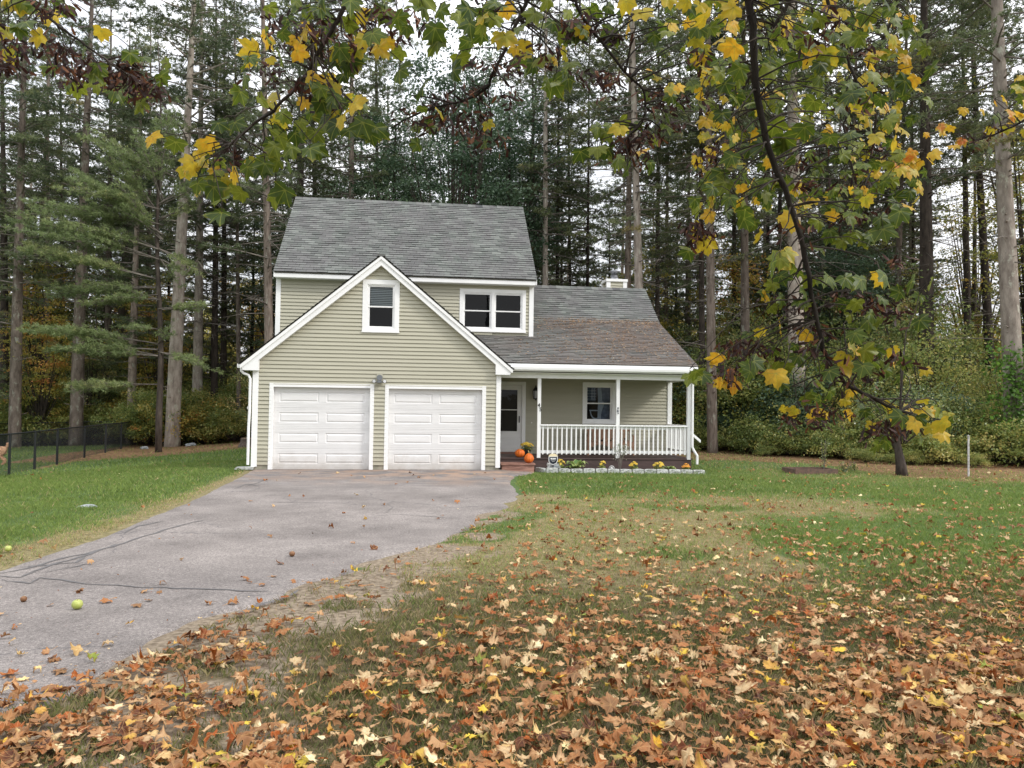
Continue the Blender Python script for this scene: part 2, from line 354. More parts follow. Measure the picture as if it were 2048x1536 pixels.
# ================================================================ GROUND
rs = np.random.RandomState(7)
DX = [(-5.39, 5.98), (-8.82, 5.8), (-11.35, 5.33), (-12.72, 4.83), (-13.68, 4.43), (-14.41, 4.14), (-15.36, 3.89), (-17, 3.6), (-22, 3.4)]
DRL = [(-40., -34.), (-24, -12.), (-19, -4.5), (-16.5, -1.6), (-14, -.35), (-11.55, .06), (-9.89, .30), (-8, .30), (-5.3, .22), (-1.96, .06), (-.3, -.05), (.12, -.05)]
DRR = [(-46., -34.), (-27, -8.), (-20, -2.2), (-17, .9), (-15.6, 1.9), (-15.08, 2.44), (-14.33, 2.56), (-13.51, 2.81), (-12.4, 3.33), (-10.27, 4.46), (-6.81, 5.88), (-5.2, 6.25), (-3.6, 6.3), (-1.27, 6.65), (-.2, 7.2), (.30, 7.45)]
def fX(tab, y):
    a = sorted(tab); return np.interp(y, [p[0] for p in a], [p[1] for p in a])
def vn(x, y, s, seed=0):       # cheap value noise
    x = np.asarray(x)*s+seed*17.3; y = np.asarray(y)*s+seed*9.1
    xi = np.floor(x).astype(int); yi = np.floor(y).astype(int); fx = x-xi; fy = y-yi
    def h(a, b): return np.abs(np.sin(a*127.1+b*311.7+seed)*43758.5453) % 1
    fx = fx*fx*(3-2*fx); fy = fy*fy*(3-2*fy)
    return (h(xi, yi)*(1-fx)+h(xi+1, yi)*fx)*(1-fy)+(h(xi, yi+1)*(1-fx)+h(xi+1, yi+1)*fx)*fy
def fbm(x, y, s, seed=0): return .5*vn(x, y, s, seed)+.3*vn(x, y, s*2.3, seed+1)+.2*vn(x, y, s*5.1, seed+2)
def zone(x, y):
    """weights dirt, dry, straw, forest (0..1) at ground points"""
    n = fbm(x, y, .8, 3); n2 = fbm(x, y, .35, 5); n3 = vn(x, y, 3.2, 9)
    dr = fX(DX, y); right = fX(DRR, y)
    dirt = sst((dr-x)/.9+.1+(n-.5)*2.2)*sst((x-right+.8)/.5)*sst((-4.6-y)/.8)
    dirt = np.where((y < -8) & (n3+n*.6 > 1.02), dirt*.25, dirt)
    # straw strip near the left/right woods edge
    edgeR = 4.9-.66*(x-13.9)+1.6*(n2-.5)       # lawn edge y at right for x > 12
    edgeR = np.where(x > 17.3, np.minimum(edgeR, -3.6-.2*(x-17)), edgeR)
    sR = sst((y-edgeR+1.2)/2.6)*sst((x-12.3)/1.2)*(.45+.55*n)
    edgeL = 10.2+ .25*(x+5) + 1.4*(n2-.5)
    sL = sst((y-edgeL+.3)/.9)*sst((9-x)/4.)*np.where(x < 6, 1, 0)
    fenceX = -8.35-.10*(y-9)
    sF = sst(1-np.abs(x-fenceX)/.45)*sst((y-5)/2)*.8*(x < -5)
    straw = np.clip(np.maximum(np.maximum(sR, sL*(x > -10.5)), sF), 0, 1)
    forest = np.clip(np.maximum(sst((y-20)/3), np.maximum(sst((x-19.5-.2*(3-y))/3)*sst((y+8)/6), sst((y-edgeR-6)/3)*sst((x-12)/2))), 0, 1)
    # dry lawn: band right of drive; strip along left edge of the drive
    gl = np.interp(y, [-20, -13.42, -12.62, -9.59, -6.21, -5., -4.4], [10.2, 10.0, 9.9, 10.3, 10.2, 8.9, 6.5])
    dry = .85*sst((gl-x)/3.4+.55+(n2-.5)*2.4+(n-.5)*.8)*sst((-4.7-y)/.9)*(x > 2)
    dry = dry*(.55+.45*sst((y+13.5)/2.))*np.where(fbm(x, y, .55, 21) > .62, .35, 1)
    left = fX(DRL, y)
    dl = sst(1-(left-x)/(.35+.75*sst((-y-3)/5))+(n-.5)*1.2)*(x < 2)*(y < .5)
    dry = np.maximum(dry, dl*.9)
    dry = np.maximum(dry, .35*sst((x-12)/3)*sst((y+5)/4))
    return dirt, np.clip(dry, 0, 1), straw, forest

def axisv(lo, a, b, hi, step, big):
    m = np.arange(a, b+1e-6, step); l = a-np.cumsum(step*1.25**np.arange(1, 60)); l = l[l > lo][::-1]
    r = b+np.cumsum(step*1.25**np.arange(1, 60)); r = r[r < hi]; return np.concatenate([[lo], l, m, r, [hi]])
gx = axisv(-1800, -14, 26, 1800, .2, 0); gy = axisv(-1800, -18, 24, 2200, .2, 0)
GX, GY = np.meshgrid(gx, gy); GZ = terrain(GX, GY)
d, dr_, st, fo = zone(GX.ravel(), GY.ravel())
V = np.stack([GX.ravel(), GY.ravel(), GZ.ravel()], 1); nx, ny = len(gx), len(gy)
I = np.arange(nx*ny).reshape(ny, nx)
F = np.stack([I[:-1, :-1], I[:-1, 1:], I[1:, 1:], I[1:, :-1]], -1).reshape(-1, 4)
m, N, L, B = nodes('yard_ground')
nA = noise(N, L, 3.5, 8, rough=.65); nB = noise(N, L, 40, 4)
g0 = ramp(N, [(.3, (.055, .09, .028)), (.7, (.10, .15, .05))]); L.new(nA.outputs['Fac'], g0.inputs['Fac']); c = g0.outputs['Color']
def zmix(c, nm, lo, hi, s=14, k=.9):
    n = noise(N, L, s, 5); r = ramp(N, [(.35, lo), (.65, hi)]); L.new(n.outputs['Fac'], r.inputs['Fac'])
    a = N.new('ShaderNodeMath'); a.operation = 'ADD'; L.new(attr(N, nm), a.inputs[0])
    b = N.new('ShaderNodeMath'); b.operation = 'MULTIPLY_ADD'; n5 = noise(N, L, 5, 6, rough=.7); L.new(n5.outputs['Fac'], b.inputs[0]); b.inputs[1].default_value = k; b.inputs[2].default_value = -k/2
    L.new(b.outputs[0], a.inputs[1]); rr = ramp(N, [(.36, (0, 0, 0)), (.64, (1, 1, 1))]); L.new(a.outputs[0], rr.inputs['Fac'])
    return mixc(N, L, rr.outputs['Color'], c, r.outputs['Color'])
c = zmix(c, 'dry', (.12, .105, .05), (.25, .21, .11))
c = zmix(c, 'forest', (.035, .025, .014), (.12, .075, .035))
c = zmix(c, 'near', (.055, .045, .026), (.17, .135, .075), 12)
c = zmix(c, 'straw', (.09, .055, .03), (.27, .165, .085), 9, 1.3)
c = zmix(c, 'dirt', (.13, .10, .07), (.29, .235, .17), 21)
L.new(c, B.inputs['Base Color']); B.inputs['Roughness'].default_value = .95; B.inputs['Specular IOR Level'].default_value = .15
bu = N.new('ShaderNodeBump'); bu.inputs['Strength'].default_value = .8; bu.inputs['Distance'].default_value = .02
L.new(nB.outputs['Fac'], bu.inputs['Height']); L.new(bu.outputs['Normal'], B.inputs['Normal'])
me = mesh_np('ground', V, F, m, smooth=True)
for nm, arr in (('dirt', d), ('dry', dr_), ('straw', st), ('forest', fo), ('near', sst((11-(GY.ravel()+19.7))/6)*(GX.ravel() > 1)*.75)):
    a = me.attributes.new(nm, 'FLOAT', 'POINT'); a.data.foreach_set('value', arr.astype(np.float32))
sset(link('ground', me), kind='structure')

# ---------------------------------------------------------------- driveway
m, N, L, B = nodes('worn_asphalt')
n1 = noise(N, L, .8, 8, rough=.68); r1 = ramp(N, [(.30, (.125, .110, .102)), (.70, (.262, .234, .216))]); L.new(n1.outputs['Fac'], r1.inputs['Fac'])
n2 = noise(N, L, 130, 3); r2 = ramp(N, [(.35, (.25, .25, .25)), (.5, (.5, .5, .5)), (.70, (.85, .85, .85))]); L.new(n2.outputs['Fac'], r2.inputs['Fac'])
c = mixc(N, L, .75, r1.outputs['Color'], r2.outputs['Color'], 'OVERLAY')
n9 = noise(N, L, 38, 5, rough=.75); r9 = ramp(N, [(.36, (.3, .3, .3)), (.5, (.5, .5, .5)), (.66, (.78, .78, .78))]); L.new(n9.outputs['Fac'], r9.inputs['Fac'])
c = mixc(N, L, .8, c, r9.outputs['Color'], 'OVERLAY')
n3 = noise(N, L, 2.2, 6, 'Object', (.5, 2.2, 1), .65)
dk = ramp(N, [(.42, (0, 0, 0)), (.58, (1, 1, 1))]); L.new(n3.outputs['Fac'], dk.inputs['Fac'])
def mm2(a, b, op='MULTIPLY'):
    q = N.new('ShaderNodeMath'); q.operation = op
    for i, v in enumerate((a, b)):
        if isinstance(v, (int, float)): q.inputs[i].default_value = v
        else: L.new(v, q.inputs[i])
    return q.outputs[0]
c = mixc(N, L, mm2(dk.outputs['Color'], mm2(attr(N, 'e'), .8)), c, (.095, .09, .092))      # patched, darker strip by the doors
n4 = noise(N, L, 1.1, 5, 'Object', (1, 1, 1), .6); tn = ramp(N, [(.44, (0, 0, 0)), (.62, (1, 1, 1))]); L.new(n4.outputs['Fac'], tn.inputs['Fac'])
c = mixc(N, L, mm2(tn.outputs['Color'], mm2(attr(N, 't'), .9)), c, (.36, .24, .165))         # sandy wash near the doors
vo = N.new('ShaderNodeTexVoronoi'); vo.feature = 'DISTANCE_TO_EDGE'; vo.inputs['Scale'].default_value = .42
tcc = N.new('ShaderNodeTexCoord'); nd = noise(N, L, 2.2, 5); va = N.new('ShaderNodeVectorMath'); va.operation = 'MULTIPLY_ADD'
L.new(nd.outputs['Color'], va.inputs[0]); va.inputs[1].default_value = (.7, .7, 0); L.new(tcc.outputs['Object'], va.inputs[2]); L.new(va.outputs[0], vo.inputs['Vector'])
cr = ramp(N, [(0, (1, 1, 1)), (.006, (0, 0, 0))]); L.new(vo.outputs['Distance'], cr.inputs['Fac'])
n6 = noise(N, L, .4, 2); r6 = ramp(N, [(.48, (0, 0, 0)), (.56, (1, 1, 1))]); L.new(n6.outputs['Fac'], r6.inputs['Fac'])
c = mixc(N, L, mm2(mm2(cr.outputs['Color'], r6.outputs['Color']), .75), c, (.07, .068, .07))
L.new(c, B.inputs['Base Color']); B.inputs['Roughness'].default_value = .9; B.inputs['Specular IOR Level'].default_value = .3
bu = N.new('ShaderNodeBump'); bu.inputs['Strength'].default_value = .5; bu.inputs['Distance'].default_value = .004
L.new(n2.outputs['Fac'], bu.inputs['Height']); L.new(bu.outputs['Normal'], B.inputs['Normal'])
ys = np.concatenate([np.arange(-34, -19, .5), np.arange(-19, .36, .1)]); K = 40
V = []; T = []; E_ = []
for y in ys:
    l = float(fX(DRL, y)); r = float(fX(DRR, y))
    jl = .05*(float(vn(0, y, 2.5, 31))-.5)+.04*(float(vn(0, y, 7, 32))-.5)
    jr = (.30*(float(vn(0, y, 1.7, 33))-.5)+.14*(float(vn(0, y, 6, 34))-.5)) * (1 if y < -5 else .3)
    if y > -.01: l = max(l, -.05)
    for k in range(K+1):
        u = k/K; x = l+jl+(r+jr-l-jl)*u; zz = tz(x, y)+.022-(.05 if k in (0, K) else 0)
        V.append((x, y, zz)); T.append(float(sst((y+4.6)/3.4)*(.45+.55*sst((x-1)/5.)))); E_.append(float(sst((y+5.5)/4.)))
I = np.arange(len(V)).reshape(len(ys), K+1)
F = np.stack([I[:-1, :-1], I[:-1, 1:], I[1:, 1:], I[1:, :-1]], -1).reshape(-1, 4)
drive = sset(link('driveway', mesh_np('driveway', V, F, m, T, True, E_)), kind='structure')
def ground_tape(pxs, w, name='tar_seam', mat=MT['tar'], zoff=.027, jit=.02, parent=drive, seed=0):
    rn = random.Random(seed); P = [onG(*p) for p in pxs]; pts = []
    for a, b in zip(P[:-1], P[1:]):
        n = max(2, int(np.hypot(*(b-a)[:2])/.12))
        for i in range(n): pts.append(a+(b-a)*i/n)
    pts.append(P[-1]); vs = []; fs = []
    for i, p in enumerate(pts):
        q = pts[min(i+1, len(pts)-1)]-pts[max(i-1, 0)]; nn = np.array([-q[1], q[0]]); nn /= (np.hypot(*nn)+1e-9)
        ww = .72*w*rn.uniform(.35, 1.4)*min(1, .25+min(i, len(pts)-1-i)*.4); o = nn*rn.uniform(-jit, jit)
        for s_ in (-1, 1):
            x, y = p[0]+o[0]+nn[0]*ww/2*s_, p[1]+o[1]+nn[1]*ww/2*s_; vs.append((x, y, tz(x, y)+zoff))
    for i in range(len(pts)-1): fs.append((2*i, 2*i+1, 2*i+3, 2*i+2))
    b = MB(); b.add(vs, fs); return b.build(name, mat, parent)
k = 0
for pxs, w in [([(0, 1152), (60, 1140), (120, 1122), (190, 1108), (270, 1083), (340, 1060), (410, 1043)], .05),
               ([(60, 1150), (110, 1132), (160, 1118), (240, 1092)], .06), ([(0, 1165), (60, 1172), (80, 1160), (180, 1173), (280, 1179), (400, 1184), (540, 1189)], .035),
               ([(40, 1140), (100, 1134), (150, 1130), (170, 1118)], .07), ([(0, 1156), (40, 1160), (70, 1148)], .06),
               ([(250, 1070), (275, 1056), (330, 1045)], .05), ([(470, 980), (495, 970), (520, 975)], .06), ([(490, 975), (515, 968), (530, 962)], .06), ([(500, 985), (520, 978)], .05),
               ([(90, 1150), (140, 1140), (170, 1133)], .05), ([(520, 1007), (600, 1008), (700, 1009)], .03), ([(740, 1036), (790, 1032), (850, 1035), (900, 1040), (940, 1039)], .022),
               ([(770, 1030), (786, 1018), (775, 1010), (790, 1004)], .02), ([(330, 1310), (350, 1298), (400, 1275), (430, 1258)], .05), ([(470, 1238), (520, 1215), (560, 1205), (600, 1185)], .06)]:
    ground_tape(pxs, w, seed=k); k += 1

# ================================================================ HOUSE
house = empty('house', (0, 0, 0), 'sage green clapboard house with white trim, grey shingle roofs, two-car garage and front porch', 'house')
H = house
def siding(name, poly, holes, plane, axis='y', sgn=-1, z0=None, pitch=.103, parent=H, off=.026):
    """clapboards on a vertical plane. poly: convex polygon of (s,z); axis 'y': plane at y, s = x; 'x': plane at x, s = y"""
    zs = [p[1] for p in poly]; lo, hi = min(zs), max(zs); n = len(poly); z0 = lo if z0 is None else z0
    def span(z):
        z = min(max(z, lo+1e-6), hi-1e-6); xs = []
        for i in range(n):
            a, b = poly[i], poly[(i+1) % n]
            if (a[1]-z)*(b[1]-z) <= 0 and a[1] != b[1]: xs.append(a[0]+(b[0]-a[0])*(z-a[1])/(b[1]-a[1]))
        return min(xs), max(xs)
    cuts = sorted(set([p[1] for p in poly]+[h[i] for h in holes for i in (2, 3)]))
    b = MB(); z = z0-pitch*math.ceil((z0-lo)/pitch); rn = random.Random(5)
    def P(s, z, o): return (s, plane+sgn*o, z) if axis == 'y' else (plane+sgn*o, s, z)
    while z < hi-1e-4:
        ed = [z]+[c for c in cuts if z+1e-4 < c < z+pitch-1e-4]+[z+pitch]; tt = rn.random()
        for za, zb in zip(ed[:-1], ed[1:]):
            if zb <= lo+1e-5 or za >= hi-1e-5: continue
            za = max(za, lo); zb = min(zb, hi); (la, ra), (lb, rb) = span(za+1e-5), span(zb-1e-5); zm = (za+zb)/2
            segs = [((la, lb), (ra, rb))]
            for h in holes:
                if h[2] < zm < h[3]:
                    new = []
                    for (l1, l2), (r1, r2) in segs:
                        if h[1] <= min(l1, l2) or h[0] >= max(r1, r2): new.append(((l1, l2), (r1, r2))); continue
                        if h[0] > l1: new.append(((l1, l2), (h[0], h[0])))
                        if h[1] < r1: new.append(((h[1], h[1]), (r1, r2)))
                    segs = new
            oa = off*(1-(za-z)/pitch); ob = off*(1-(zb-z)/pitch)
            for (l1, l2), (r1, r2) in segs:
                vs = [P(l1, za, oa), P(r1, za, oa), P(r2, zb, ob), P(l2, zb, ob)]; fs = [(0, 1, 2, 3)]
                if abs(za-z) < 1e-5: vs += [P(l1, za, 0), P(r1, za, 0)]; fs.append((4, 5, 1, 0))
                b.add(vs, fs, tt)
        z += pitch
    return b.build(name, MT['siding'], parent)

def shingles(b, org, uv, vv, width, length, xl=None, seed=0, row=.127, tab=.305, brown=None, E=None, clip=None):
    """rows of tabs; org corner at eave, uv along, vv up slope (unit vectors)"""
    rn = random.Random(seed); org = Vector(org); u = Vector(uv).normalized(); v = Vector(vv).normalized(); nn = u.cross(v)
    if nn.z < 0: nn = -nn
    r = 0; d = 0
    while d < length-1e-3:
        d1 = min(d+row, length); x = -tab*((r*.37) % 1)
        while x < width:
            a, c_ = max(x, 0), min(x+tab-.006, width)
            if clip:
                ca, cb = clip(d); a = max(a, ca); c_ = min(c_, cb)
            if c_-a > .01:
                th = .016+rn.uniform(-.006, .010); ds = d-rn.uniform(0, .006)
                p = [org+u*a+v*ds+nn*th, org+u*c_+v*ds+nn*th, org+u*c_+v*d1+nn*.003, org+u*a+v*d1+nn*.003, org+u*a+v*ds-nn*.004, org+u*c_+v*ds-nn*.004]
                b.add(p[:4], [(0, 1, 2, 3)], .1+.9*rn.random()); b.add([p[4], p[5], p[1], p[0]], [(0, 1, 2, 3)], 0)  # butt edge coloured near black to deepen the shadow line between rows
                if E is not None:
                    E += [brown((org+u*(a+c_)/2+v*d)) if brown else 0]*8
            x += tab
        d = d1; r += 1
    return b
def roof_build(b, E, name, parent):
    o = b.build(name, MT['shingle'], parent)
    a = o.data.attributes.new('e', 'FLOAT', 'POINT'); a.data.foreach_set('value', E); return o

GW = 6.314; AP = 3.157; SL = .834; TIPX, TIPZ = -.32, 2.71
def rk(x): return TIPZ+SL*(x-TIPX) if x <= AP else TIPZ+SL*(2*AP-TIPX-x)
x1, x2, DW, DH = .488, 3.408, 2.44, 2.134
# --- garage front
topz = rk(AP)-.12
siding('siding', [(0, .14), (GW, .14), (GW, rk(GW)-.1), (AP, topz), (0, rk(0)-.1)],
       [(x1-.05, x1+DW+.05, 0, DH+.05), (x2-.05, x2+DW+.05, 0, DH+.05), (2.76, 3.57, 3.66, 4.90)], 0, z0=.14)
b = MB()
for a0, a1 in ((.01, x1-.07), (x1+DW+.07, x2-.07), (x2+DW+.07, GW-.01)): b.box(a0, a1, .006, .2, -.4, .15)
b.box(.01, .2, .2, 8.8, -.9, .15); b.box(GW-.2, GW-.005, .2, 2.6, -.4, .15); b.box(7.0, 11.88, 2.62, 8.8, -.4, .28)
b.build('foundation', MT['concrete'], H)
b = MB()      # sheathing behind the clapboards so that nothing shows through
b.prism([(.01, .1), (x1-.045, .1), (x1-.045, DH+.06), (.01, DH+.06)], .012, .10)
b.prism([(x1+DW+.045, .1), (x2-.045, .1), (x2-.045, DH+.06), (x1+DW+.045, DH+.06)], .012, .10)
b.prism([(x2+DW+.045, .1), (GW-.012, .1), (GW-.012, DH+.06), (x2+DW+.045, DH+.06)], .012, .10)
b.prism([(.01, DH+.06), (GW-.012, DH+.06), (GW-.012, rk(GW)-.12), (5.2, 3.66), (.01+1.1, 3.66), (.01, rk(0)-.12)], .012, .10)
b.prism([(1.1, 3.66), (2.76, 3.66), (2.76, rk(2.76)-.2)], .012, .10); b.prism([(3.57, 3.66), (5.2, 3.66), (3.57, rk(3.57)-.2)], .012, .10)
b.prism([(2.76, 4.90), (3.57, 4.90), (3.57, rk(3.57)-.22), (AP, topz-.05), (2.76, rk(2.76)-.22)], .012, .10)
b.build('sheathing', MT['siding'], H)
# garage side walls, main side walls (seen only from other positions)
siding('siding', [(0, .14), (2.55, .14), (2.55, 2.9), (0, 2.9)], [], 0, 'x', -1, z0=.14)
siding('siding', [(0, .14), (2.6, .14), (2.6, 2.75), (0, 2.75)], [], GW, 'x', 1, z0=.14)
siding('siding', [(2.6, .14), (8.8, .14), (8.8, 5.35), (5.70, 8.42), (2.6, 5.62)], [], .02, 'x', -1, z0=.14)
siding('siding', [(2.6, 3.7), (8.8, 3.7), (8.8, 5.35), (5.70, 8.42), (2.6, 5.62)], [], 7.554, 'x', 1, z0=.14)
siding('siding', [(2.6, .28), (8.8, .28), (8.8, 3.5), (5.7, 5.72), (4.0, 4.36), (2.6, 3.75)], [], 11.9, 'x', 1, z0=.28)
siding('siding', [(.02, .14), (11.9, .14), (11.9, 3.6), (.02, 3.6)], [], 8.8, 'y', 1, z0=.14)
siding('siding', [(.02, 3.6), (7.554, 3.6), (7.554, 5.5), (.02, 5.5)], [], 8.8, 'y', 1, z0=.14)
# main front, upper floor
siding('siding', [(.02, 2.4), (7.554, 2.4), (7.554, 5.40), (.02, 5.40)], [(5.42, 7.26, 4.0, 5.15), (6.33, 7.5, 2.0, 3.9)], 2.592, z0=.14)
# porch rear wall
siding('siding', [(GW, .28), (11.9, .28), (11.9, 3.0), (GW, 3.0)], [(6.38, 7.30, .28, 2.38), (9.19, 10.07, 1.28, 2.40)], 2.60, z0=.28)
b = MB(); b.box(.03, 5.40, 2.604, 2.66, 2.4, 5.35); b.box(5.40, 7.28, 2.604, 2.66, 2.4, 3.98); b.box(5.40, 7.28, 2.604, 2.66, 5.17, 5.35); b.box(7.28, 7.54, 2.604, 2.66, 2.4, 5.35)
b.box(7.32, 9.17, 2.615, 2.67, .28, 3.0); b.box(10.09, 11.88, 2.615, 2.67, .28, 3.0); b.box(9.17, 10.09, 2.615, 2.67, .28, 1.26); b.box(9.17, 10.09, 2.615, 2.67, 2.42, 3.0); b.box(6.33, 7.32, 2.615, 2.67, 2.4, 3.0)
b.build('sheathing', MT['siding'], H)

# --- garage roof
gl = math.hypot(1, SL)
b = MB()
for sg in (-1, 1):
    def X(x): return x if sg < 0 else 2*AP-x
    for (ya, yb) in ((-.165, 2.59),):
        pl = [(X(TIPX), TIPZ-.02), (X(AP), rk(AP)-.02), (X(AP), rk(AP)-.09), (X(TIPX+.05), TIPZ-.055)]
        b.prism(pl, ya, yb, 'y')
b.box(.0, .0001, 0, .0001, 0, .0001)
b.build('roof_deck', MT['soffit'], H)
b = MB(); E = []
sl = (AP-TIPX)*gl+.02
shingles(b, (TIPX-.03, 3.1, TIPZ-.025), (0, -1, 0), (1, 0, SL), 3.29, sl, seed=1, E=E)
shingles(b, (2*AP-TIPX+.03, -.19, TIPZ-.025), (0, 1, 0), (-1, 0, SL), 3.29, sl, seed=2, E=E)
b.box(AP-.10, AP+.10, -.19, 2.9, rk(AP)+.005-.05, rk(AP)+.012, .5); E += [0]*8
roof_build(b, E, 'garage_roof', H)
# rake boards
b = MB()
for sg in (-1, 1):
    def X(x): return x if sg < 0 else 2*AP-x
    b.prism([(X(TIPX), TIPZ-.045), (X(AP), rk(AP)-.045), (X(AP), rk(AP)-.28), (X(.13), rk(.13)-.28), (X(.13), 2.54), (X(-.25), 2.54)], -.155, -.02)
    b.prism([(X(TIPX-.01), TIPZ-.045), (X(AP), rk(AP)-.043), (X(AP), rk(AP)-.125), (X(TIPX+.01), TIPZ-.125)], -.180, -.156)
b.build('rake_board', MT['white'], H)
# corner boards
b = MB(); b.box(-.03, .115, -.035, 0, .09, 2.54); b.box(-.03, -.001, .001, .11, .09, 2.54); b.build('corner_board', MT['white'], H)
b = MB(); b.box(GW-.095, GW+.028, -.035, 0, .08, 2.54); b.box(GW+.002, GW+.028, .001, .11, .08, 2.54); b.build('corner_board', MT['white'], H)
b = MB(); b.box(0, .135, 2.555, 2.59, 2.7, 5.33); b.box(-.004, .018, 2.592, 2.70, 2.7, 5.33); b.build('corner_board', MT['white'], H)
b = MB(); b.box(7.44, 7.575, 2.555, 2.59, 3.76, 5.33); b.box(7.558, 7.578, 2.592, 2.70, 3.80, 5.33); b.build('corner_board', MT['white'], H)
b = MB(); b.box(11.79, 11.925, 2.56, 2.598, .31, 2.66); b.box(11.903, 11.925, 2.60, 2.70, .31, 3.6); b.build('corner_board', MT['white'], H)

# --- garage doors
def garage_door(xa):
    g = MB(); o = .10
    g.box(xa-.10, xa, -.025, .12, 0, DH+.10); g.box(xa+DW, xa+DW+.10, -.025, .12, 0, DH+.10); g.box(xa, xa+DW, -.022, .12, DH, DH+.098)
    fr = g.build('garage_door_frame', MT['white'], H)
    d = MB(); d.box(xa, xa+DW, .135, .15, .0, DH); d.box(xa, xa+DW, .085, .13, .0, .022)
    door = d.build('garage_door', MT['whitedoor'], H)
    sh = (DH-.022)/4
    for k in range(4):
        s_ = MB(); za = .022+k*sh; zb = za+sh-.006; xs = [xa+.003, xa+DW-.003]; y = .10
        # face with two raised panels
        pan = [(xa+.13, xa+DW/2-.09), (xa+DW/2+.09, xa+DW-.13)]; pz0, pz1 = za+.14, zb-.12
        def Q(a, b_, c_, d_, yy=y): s_.add([(a, yy, c_), (b_, yy, c_), (b_, yy, d_), (a, yy, d_)], [(0, 1, 2, 3)])
        for i in range(3): Q(xs[0], xs[1], za+i*pz_step(za, pz0), za+(i+1)*pz_step(za, pz0)-.004) ; s_.add([(xs[0], y+.004, za+(i+1)*pz_step(za, pz0)-.004), (xs[1], y+.004, za+(i+1)*pz_step(za, pz0)-.004), (xs[1], y+.004, za+(i+1)*pz_step(za, pz0)), (xs[0], y+.004, za+(i+1)*pz_step(za, pz0))], [(0, 1, 2, 3)])
        for i in range(3):
            st_ = (zb-pz1)/3; Q(xs[0], xs[1], pz1+i*st_+.004, pz1+(i+1)*st_); s_.add([(xs[0], y+.004, pz1+i*st_), (xs[1], y+.004, pz1+i*st_), (xs[1], y+.004, pz1+i*st_+.004), (xs[0], y+.004, pz1+i*st_+.004)], [(0, 1, 2, 3)])
        Q(xs[0], pan[0][0], pz0, pz1); Q(pan[0][1], pan[1][0], pz0, pz1); Q(pan[1][1], xs[1], pz0, pz1)
        for pa, pb in pan:
            rings = [(0, 0), (.014, .010), (.034, .010), (.055, -.003)]; vs = []
            for ins, dy in rings:
                vs += [(pa+ins, y+dy, pz0+ins), (pb-ins, y+dy, pz0+ins), (pb-ins, y+dy, pz1-ins), (pa+ins, y+dy, pz1-ins)]
            fs = []
            for i in range(len(rings)-1):
                for j in range(4): fs.append((i*4+j, i*4+(j+1) % 4, (i+1)*4+(j+1) % 4, (i+1)*4+j))
            n_ = (len(rings)-1)*4; fs.append((n_, n_+1, n_+2, n_+3)); s_.add(vs, fs)
        s_.add([(xs[0], y, zb), (xs[1], y, zb), (xs[1], .13, zb), (xs[0], .13, zb)], [(0, 1, 2, 3)])
        s_.build('door_section', MT['whitedoor'], door)
def pz_step(za, pz0): return (pz0-za)/3
garage_door(x1); garage_door(x2)

